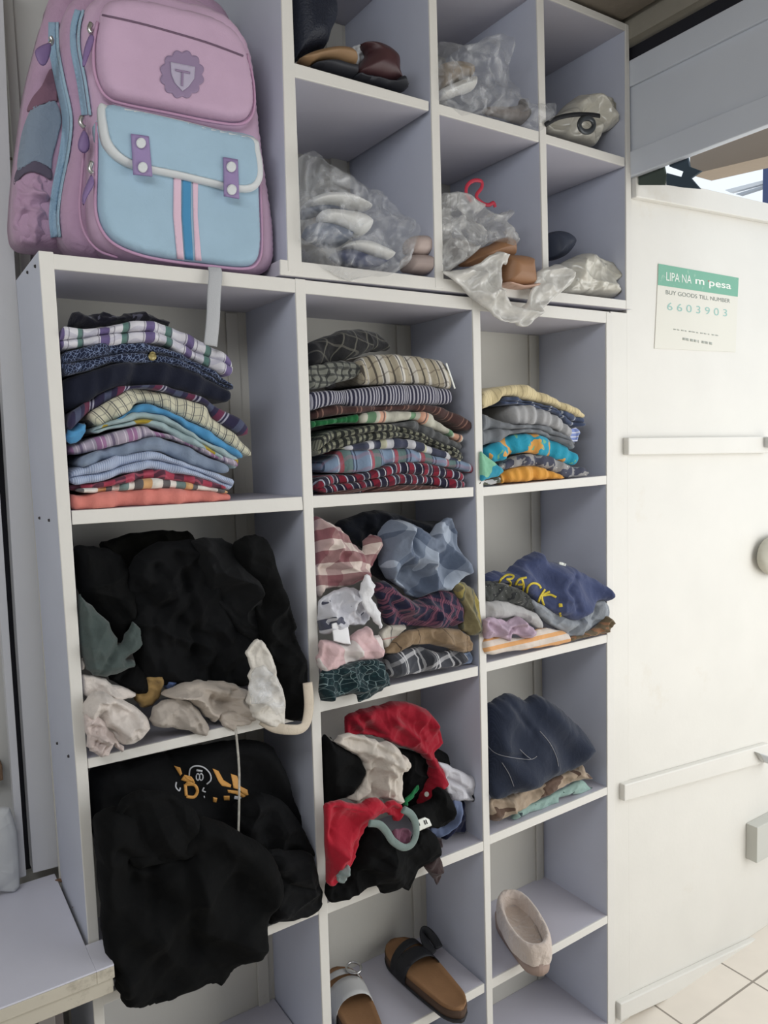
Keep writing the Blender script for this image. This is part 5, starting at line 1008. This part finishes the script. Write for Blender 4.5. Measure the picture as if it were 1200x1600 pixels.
shoe_blob('upper', 'k13', [(500, 560), (545, 470), (590, 400), (560, 350), (545, 330), (630, 325), (720, 360), (790, 420), (815, 480), (818, 560), (845, 640), (760, 640), (640, 605), (560, 590)], 0.02, 0.035, M_mar, sh)
shoe_blob('outsole', 'k13', [(500, 565), (560, 585), (640, 598), (760, 628), (820, 590), (845, 640), (870, 685), (780, 665), (640, 625), (510, 592)], 0.012, 0.03, M_dks, sh)
o = cloth('tissue_paper', 'k13', [(415, 350), (450, 370), (500, 345), (545, 335), (590, 370), (600, 400), (560, 460), (520, 510), (490, 530), (488, 440), (450, 395)], 0.045, 0.02, plain('tissue', (205, 208, 212), 0.8, bump=0.3), fold=(1, 110, 0.006)); tag(o, 'crumpled white tissue between the navy and the maroon shoe', 'paper')

# lower left hole of the upper shelf: clear bag of trainers
M_clear = film('clear_bag', (226, 229, 234), .08, .34, 22); M_milky = film('milky_bag', (224, 222, 216), .60, .3, 16); M_milk2 = film('cream_bag', (208, 204, 190), .88, .12, 16)
M_wr = plain('white_rubber', (226, 226, 222), 0.5); M_gy = plain('grey_blue_upper', (112, 122, 142), 0.7); M_nb = plain('navy_upper', (42, 52, 92), 0.6, var=0.3, vscale=60); M_pk = plain('blush_shoe', (196, 176, 168), 0.6)
GS = 'trainers inside the clear plastic bag'
sh = thing('trainer', 'white soled shoe lying on top inside the left clear bag', 'shoe', (0.5, 0.08, 2.0), GS)
shoe_blob('sole', 'k8', [(120, 500), (200, 450), (300, 430), (420, 440), (540, 490), (620, 540), (610, 572), (500, 555), (380, 540), (240, 530), (140, 540)], 0.06, 0.035, M_wr, sh)
shoe_blob('upper', 'k8', [(90, 560), (140, 525), (300, 520), (500, 552), (560, 570), (300, 590), (120, 640)], 0.08, 0.03, M_gy, sh)
sh = thing('trainer', 'white and grey blue shoe in the middle of the left clear bag', 'shoe', (0.5, 0.06, 1.97), GS)
shoe_blob('sole', 'k8', [(225, 600), (280, 562), (420, 570), (560, 600), (640, 670), (600, 760), (520, 790), (440, 730), (330, 680), (230, 665)], 0.03, 0.03, M_wr, sh)
shoe_blob('upper', 'k8', [(130, 700), (220, 670), (330, 690), (440, 735), (490, 770), (430, 840), (330, 880), (220, 850), (110, 780)], 0.045, 0.035, M_gy, sh)
sh = thing('trainer', 'navy shoe with white sole turned up at the bottom of the left clear bag', 'shoe', (0.56, 0.03, 1.9), GS)
shoe_blob('sole', 'k8', [(430, 860), (500, 820), (600, 820), (700, 860), (800, 910), (805, 960), (740, 975), (620, 940), (480, 890)], 0.01, 0.03, M_wr, sh)
shoe_blob('upper', 'k8', [(330, 935), (400, 895), (480, 892), (620, 940), (740, 975), (775, 985), (680, 1035), (540, 1045), (400, 995)], 0.012, 0.03, M_nb, sh)
sh = thing('blush_shoe', 'blush beige shoe seen end on, right of the left clear bag', 'shoe', (0.7, 0.05, 1.89))
shoe_blob('upper', 'k8', [(950, 800), (1040, 775), (1120, 800), (1130, 880), (1110, 950), (1000, 945), (940, 900)], 0.03, 0.03, M_pk, sh)
shoe_blob('sole', 'k8', [(930, 940), (1110, 945), (1120, 1000), (1105, 1090), (1000, 1080), (930, 1060)], 0.025, 0.03, plain('blush_sole', (170, 152, 146), 0.7), sh)
o = cloth('plastic_bag', 'k8', [(70, 145), (110, 110), (165, 92), (250, 170), (350, 235), (480, 320), (600, 395), (720, 440), (820, 510), (890, 600), (1000, 655), (985, 780), (950, 930), (900, 1040), (780, 1100), (600, 1110), (470, 1145), (350, 1090), (230, 1010), (150, 900), (70, 820), (75, 500), (90, 390)], -0.012, 0.045, M_clear, fold=(0.7, 55, 0.012), Tb=0.09); tag(o, 'clear plastic bag of white and navy shoes, lower left hole of upper shelf', 'bag', 'plastic bags on the upper shelf')

# lower middle hole
sh = thing('brown_shoe', 'tan brown heeled shoe with its block heel pointing out of the middle plastic bag', 'shoe', (0.85, 0.0, 1.9))
M_tan = plain('tan_leather', (156, 110, 74), 0.5, var=0.1)
shoe_blob('upper', 'k9', [(185, 530), (260, 470), (340, 440), (400, 405), (450, 392), (485, 420), (490, 500), (440, 520), (380, 520), (300, 550), (190, 570)], 0.02, 0.03, M_tan, sh)
shoe_blob('heel', 'k9', [(430, 515), (490, 500), (590, 515), (600, 560), (610, 650), (600, 695), (520, 695), (430, 675), (425, 600)], -0.01, 0.03, M_tan, sh, fold=None)
shoe_blob('heel_tip', 'k9', [(425, 665), (520, 684), (606, 672), (608, 696), (520, 706), (425, 686)], -0.014, 0.03, plain('heel_tip', (196, 158, 138), 0.6), sh)
o = cloth('grey_shoe', 'k9', [(60, 420), (130, 400), (240, 440), (280, 500), (200, 560), (70, 585)], 0.06, 0.03, plain('grey_shoe', (136, 130, 128), 0.6), fold=None); tag(o, 'grey shoe at the left inside the middle plastic bag', 'shoe')
o = cloth('plastic_bag', 'k9', [(50, 150), (90, 122), (180, 118), (250, 160), (330, 230), (400, 250), (470, 225), (475, 265), (440, 310), (490, 370), (505, 430), (480, 450), (400, 410), (300, 450), (200, 530), (60, 600), (48, 400)], 0.0, 0.03, film('hazy_bag', (222, 222, 220), .22, .45, 20), fold=(0.9, 60, 0.012), Tb=0.09); tag(o, 'hazy plastic bag knotted in the middle lower hole of the upper shelf', 'bag', 'plastic bags on the upper shelf')
o = cloth('plastic_sheet', 'k9', [(55, 600), (150, 590), (260, 560), (350, 500), (410, 475), (450, 500), (445, 555), (418, 560), (415, 660), (430, 740), (500, 810), (560, 800), (600, 720), (640, 600), (680, 580), (770, 555), (852, 645), (780, 720), (690, 800), (640, 870), (565, 935), (500, 912), (460, 905), (390, 880), (340, 830), (240, 760), (150, 660)], -0.032, 0.02, M_milky, fold=(0.8, 60, 0.012), Tb=0.012); tag(o, 'milky plastic bag torn open and hanging down over the shelf front', 'bag', 'plastic bags on the upper shelf')
rd = tube('red_strap', [at(x, y, 0.04) for x, y in C('k9', [(240, 175), (208, 130), (212, 80), (250, 48), (298, 52), (300, 90), (268, 140), (300, 180), (340, 195), (372, 182), (382, 208)])], 0.0042, plain('red_ribbon', (196, 40, 64), 0.5), None, 8, 0.35, False, 6); tag(rd, 'red strap loop sticking up from the middle plastic bag', 'strap')
# lower right hole
o = cloth('black_shoe', 'k9', [(690, 400), (710, 362), (770, 358), (820, 395), (832, 445), (800, 500), (740, 528), (692, 520)], 0.12, 0.035, plain('dark_rubber', (58, 64, 80), 0.45), fold=None, Tb=0.04); tag(o, 'round dark blue shoe toe behind the lower cream plastic bag', 'shoe')
o = cloth('cream_bag', 'k9', [(760, 735), (800, 640), (790, 560), (860, 510), (940, 490), (1040, 530), (1165, 590), (1140, 660), (1050, 690), (1160, 720), (1160, 765), (1060, 765), (960, 750), (860, 745)], 0.045, 0.045, M_milk2, fold=(0.7, 42, 0.012), Tb=0.05); tag(o, 'cream plastic bag bundle in the lower right hole of the upper shelf', 'bag', 'plastic bags on the upper shelf')
# upper middle and right holes
sh = thing('beige_shoe', 'beige shoe with thick white sole in the top middle hole', 'shoe', (0.78, 0.05, 2.2))
shoe_blob('upper', 'k12', [(35, 230), (60, 195), (150, 185), (215, 205), (235, 250), (220, 285), (120, 320), (40, 360)], 0.03, 0.035, plain('beige_suede', (150, 134, 114), 0.8), sh)
shoe_blob('sole', 'k12', [(38, 360), (120, 315), (230, 275), (247, 300), (235, 360), (150, 385), (120, 400), (40, 410)], 0.02, 0.035, M_wr, sh)
o = cloth('pale_shoe', 'k12', [(300, 490), (360, 450), (450, 455), (560, 440), (625, 440), (650, 560), (560, 570), (440, 530)], 0.05, 0.03, plain('taupe_shoe', (140, 130, 124), 0.7), fold=(0.5, 80, 0.006)); tag(o, 'taupe shoe lying flat under clear plastic in the top middle hole', 'shoe')
o = cloth('plastic_bag', 'k12', [(35, 90), (100, 70), (240, 75), (330, 30), (430, 15), (480, 120), (450, 260), (500, 400), (560, 420), (625, 435), (700, 440), (735, 430), (725, 520), (660, 600), (600, 590), (480, 545), (300, 490), (180, 510), (90, 440), (35, 415)], -0.004, 0.03, M_clear, fold=(0.3, 55, 0.012), Tb=0.07); tag(o, 'clear crinkled plastic bag over the shoes in the top middle hole', 'bag', 'plastic bags on the upper shelf')
o = cloth('cream_bag', 'k12', [(690, 590), (700, 540), (800, 470), (860, 400), (940, 382), (1040, 395), (1110, 440), (1120, 520), (1080, 585), (1010, 625), (975, 690), (900, 670), (820, 645)], 0.05, 0.045, M_milk2, fold=(0.8, 42, 0.012), Tb=0.05); tag(o, 'cream plastic bag bundle with a black strap in the top right hole', 'bag', 'plastic bags on the upper shelf')
bk = thing('black_strap', 'black strap with a round grey buckle over the top right cream bag', 'strap', (1.1, -0.01, 2.2))
tube('strap', [at(x, y, -0.012) for x, y in C('k12', [(685, 562), (760, 520), (860, 500), (960, 500), (1015, 508)])], 0.005, M_blk, bk, 8, 0.4)
tube('buckle', [at(935+48*math.cos(a), 560+46*math.sin(a), -0.014) if 0 else at(*C('k12', [(935+44*math.cos(a), 562+42*math.sin(a))])[0], -0.014) for a in np.linspace(0, 2*PI, 11)[:-1]], 0.0065, plain('gunmetal', (70, 74, 78), 0.35, 0.4), bk, 8, 0.6, True, 4)

# ------------------------------------------------------------------ school backpack
bp = thing('backpack', 'pink and blue school backpack standing on the left end of the lower shelf', 'backpack', (0.2, 0.12, 1.865))
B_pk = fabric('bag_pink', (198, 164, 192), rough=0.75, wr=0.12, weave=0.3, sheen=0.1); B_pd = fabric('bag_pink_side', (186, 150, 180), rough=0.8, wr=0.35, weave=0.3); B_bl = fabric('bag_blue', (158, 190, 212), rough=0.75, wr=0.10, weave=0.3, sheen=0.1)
B_wh = plain('bag_piping_white', (212, 216, 218), 0.6); B_pu = plain('purple_tab', (150, 128, 178), 0.55); B_pp = plain('pink_piping', (192, 146, 180), 0.6); B_zp = plain('zip_blue', (140, 172, 198), 0.6, bump=0.3, bscale=400); B_mesh = fabric('grey_mesh', (158, 174, 192), [('u', .004, 0, .4, (126, 142, 162), .7), ('v', .004, 0, .4, (126, 142, 162), .7)]); B_dk = plain('dark_band', (92, 84, 104), 0.8); B_crest = plain('crest', (146, 124, 158), 0.6); B_crl = plain('crest_light', (178, 168, 192), 0.6); B_mr = fabric('maroon_patch', (134, 96, 116)); B_seam = plain('seam_dark', (110, 84, 108), 0.7)
body = slab('main_body', 'c1', [(250, -40), (190, 40), (150, 180), (110, 350), (82, 550), (62, 700), (50, 850), (50, 930), (70, 985), (140, 1008), (400, 1020), (800, 1050), (960, 1060), (1000, 950), (1000, 500), (950, 150), (850, 0), (600, -80)], 0.13, 0.215, 0.03, B_pd, bp, belly=0.0)
mid = slab('middle_compartment', 'c1', [(420, -60), (300, 0), (255, 90), (245, 300), (278, 500), (278, 660), (245, 850), (255, 960), (330, 1035), (500, 1062), (800, 1092), (1010, 1100), (1050, 1050), (1045, 700), (1000, 300), (940, 110), (800, 10), (600, -60)], 0.072, 0.15, 0.022, B_pd, bp)
frt = slab('front_compartment', 'c1', [(430, -20), (355, 30), (325, 130), (335, 300), (360, 450), (368, 600), (365, 850), (385, 960), (440, 1025), (560, 1062), (800, 1095), (1000, 1118), (1080, 1108), (1110, 1050), (1105, 900), (1075, 700), (1050, 500), (1030, 300), (1000, 180), (930, 85), (850, 40), (700, 0), (560, -30)], 0.022, 0.09, 0.02, B_pk, bp)
pkt_pts = [(402, 480), (398, 600), (395, 750), (396, 860), (425, 940), (480, 995), (580, 1035), (700, 1058), (850, 1076), (980, 1088), (1035, 1072), (1058, 1010), (1056, 850), (1050, 700), (1035, 560), (800, 520), (600, 480)]
pkt = slab('front_pocket', 'c1', pkt_pts, 0.002, 0.035, 0.014, B_bl, bp, h=0.005)
tube('piping', [at(x, y, 0.014) for x, y in C('c1', [(396, 500), (392, 700), (390, 860), (420, 948), (478, 1003), (580, 1043), (700, 1066), (850, 1084), (985, 1096), (1042, 1080), (1066, 1015), (1064, 850), (1056, 700)])], 0.0028, B_pp, bp, 6, 1, False, 5)
top_pts = [(425, 25), (402, 90), (388, 180), (390, 280), (410, 350), (445, 392), (500, 415), (700, 455), (850, 485), (960, 498), (1008, 480), (1028, 430), (1024, 330), (1000, 225), (975, 165), (925, 112), (850, 72), (700, 32), (560, 4), (470, 2)]
tp_ = slab('top_pocket', 'c1', top_pts, -0.004, 0.04, 0.018, B_pk, bp, h=0.005)
tube('piping', [at(x, y, 0.010) for x, y in C('c1', [(398, 90), (382, 180), (384, 285), (406, 358), (440, 400), (500, 424), (700, 464), (850, 494), (962, 508), (1014, 488), (1036, 432), (1032, 330), (1006, 220)])], 0.0026, B_pp, bp, 6, 1, False, 5)
flap_pts = [(405, 425), (408, 520), (425, 590), (462, 640), (520, 675), (600, 698), (720, 722), (840, 750), (960, 778), (1035, 776), (1068, 735), (1072, 680), (1060, 610), (1038, 562), (900, 530), (740, 490), (560, 450), (450, 432)]
fl = slab('flap', 'c1', flap_pts, -0.012, 0.006, 0.006, B_wh, bp, h=0.005)
inner = [(438, 430), (440, 520), (455, 575), (490, 620), (540, 652), (610, 674), (730, 698), (850, 727), (960, 752), (1022, 750), (1046, 720), (1050, 680), (1040, 615), (1022, 562), (900, 532), (740, 493), (560, 452)]
T_fl2 = bvh([fl]); T_pk = bvh([pkt]); T_tp = bvh([tp_, frt, mid, body])
x_ = lay('flap_panel', 'c1', inner, T_fl2, B_bl, bp, rnd=True, h=0.004, yguess=-0.012, thick=0.0012)
x_.parent = fl; x_.matrix_parent_inverse = Matrix()
S_pk = plain('stripe_pink', (222, 186, 206), 0.6); S_bl = plain('stripe_blue', (62, 140, 190), 0.6); S_wh = plain('stripe_white', (214, 216, 222), 0.6)
for m_, cols in ((S_pk, [(708, 700), (738, 700), (738, 880), (750, 1060), (722, 1056), (706, 880)]), (S_bl, [(744, 705), (778, 708), (778, 880), (788, 1062), (755, 1058), (742, 880)]), (S_pk, [(784, 710), (808, 712), (806, 880), (822, 1064), (796, 1062), (788, 880)])):
    o = lay('stripe', 'c1', cols, T_pk, m_, bp, yguess=0.0); o['label'] = 'pink stripe' if m_ is S_pk else 'blue stripe'
T_tab = bvh([fl, x_])
for tabp, sn in (([(535, 545), (607, 555), (622, 718), (545, 710)], [(575, 583), (582, 682)]), ([(912, 640), (970, 650), (976, 810), (915, 798)], [(943, 680), (945, 773)])):
    tb_ = slab('tab', 'c1', tabp, -0.0185, -0.0135, 0.0015, B_pu, bp, rnd=False, h=0.004)
    for cx_, cy_ in sn:
        s_ = lay('snap', 'c1', [(cx_+20*math.cos(a*PI/8), cy_+22*math.sin(a*PI/8)) for a in range(16)], bvh([tb_]), B_wh, tb_, yguess=-0.0185, thick=0.003); s_['label'] = 'round white snap'
o = lay('crest', 'c1', [(742+(80+12*abs(math.sin(a*6)))*math.cos(a), 303+(88+12*abs(math.sin(a*6)))*math.sin(a)) for a in np.linspace(0, 2*PI, 97)[:-1]], T_tp, B_crest, tp_, yguess=-0.004); 
o.matrix_parent_inverse = Matrix(); T_cr = bvh([o])
o2 = lay('shield', 'c1', [(695, 252), (745, 262), (796, 272), (792, 320), (770, 352), (744, 372), (712, 338), (698, 300)], T_cr, B_crl, o, yguess=-0.005)
o3 = join([stroke('t', 'c1', s, 9, bvh([o2]), B_crest, o, yguess=-0.006) for s in ([(715, 285), (775, 297)], [(744, 292), (742, 350)])], 'shield_mark')
stroke('zip_seam', 'c1', [(415, 60), (560, 92), (700, 130), (850, 175), (992, 228)], 8, T_tp, B_seam, bp, yguess=-0.004)
for pts, w in (([(212, 90), (214, 200), (238, 330), (268, 480), (256, 620), (228, 760), (214, 880), (222, 968)], 30), ([(318, 40), (300, 110), (300, 200), (325, 330), (345, 470)], 26)):
    stroke('zip', 'c1', pts, w, T_tp, B_zp, bp, yguess=0.08, thick=0.004)
    stroke('zip', 'c1', [(x+22, y) for x, y in pts], 12, T_tp, B_bl, bp, yguess=0.08, thick=0.005)
tube('piping', [at(x, y, 0.045) for x, y in C('c1', [(330, 480), (345, 560), (335, 700), (325, 850), (345, 950), (400, 1020), (480, 1050)])], 0.0022, B_pp, bp, 6, 1, False, 5)
for pl, tg, Y_ in (([(335, 475), (328, 500), (345, 520)], [(340, 530), (318, 580), (322, 612), (345, 625), (365, 605), (362, 560)], 0.03), ([(375, 660), (366, 690), (378, 706)], [(372, 712), (352, 750), (335, 800), (340, 838), (358, 800), (384, 750)], 0.012), ([(205, 150), (212, 165), (205, 180)], [(205, 175), (160, 190), (142, 215), (160, 260), (185, 265), (205, 220)], 0.08), ([(372, 95), (364, 118), (372, 135)], [(368, 140), (345, 190), (335, 260), (345, 272), (362, 230), (385, 160)], 0.012)):
    z_ = tube('zip_slider', [at(x, y, Y_) for x, y in C('c1', pl)], 0.0036, M_steel, bp, 8)
    t_ = cloth('zip_pull', 'c1', tg, Y_-0.004, 0.004, plain('purple_pull', (124, 98, 150), 0.5), fold=None, Tb=0.003, parent=z_); t_.matrix_parent_inverse = Matrix()
T_side = bvh([body, mid])
for nm, pts, mt in (('mesh_pocket', [(222, 408), (180, 425), (130, 440), (95, 520), (78, 600), (70, 690), (100, 680), (140, 658), (180, 672), (208, 690), (214, 640), (235, 560), (250, 480)], B_mesh), ('pocket_band', [(56, 735), (70, 690), (100, 678), (140, 656), (180, 670), (210, 692), (208, 732), (170, 712), (130, 700), (95, 712), (60, 752)], B_dk), ('side_panel', [(210, 280), (235, 400), (215, 412), (170, 425), (110, 455), (130, 400), (170, 350)], B_mr)):
    lay(nm, 'c1', pts, T_side, mt, bp, rnd=True, yguess=0.13, thick=0.003)
o = cloth('side_pocket', 'c1', [(60, 752), (95, 715), (130, 702), (170, 714), (206, 734), (205, 800), (200, 880), (206, 950), (150, 1000), (90, 985), (55, 920), (52, 850)], 0.15, 0.028, B_pd, fold=(0.2, 90, 0.008), Tb=0.03, parent=bp)
st = tube('webbing_strap', [at(x, y, Y_) for (x, y), Y_ in zip(C('c4', [(838, 95), (842, 125), (836, 200), (832, 300), (822, 400)]), (-0.006, -0.012, -0.014, -0.014, -0.012))], 0.0115, plain('grey_webbing', (182, 184, 188), 0.7, bump=0.2, bscale=500), bp, 10, 0.12, False, 5); st['label'] = 'pale grey webbing strap'
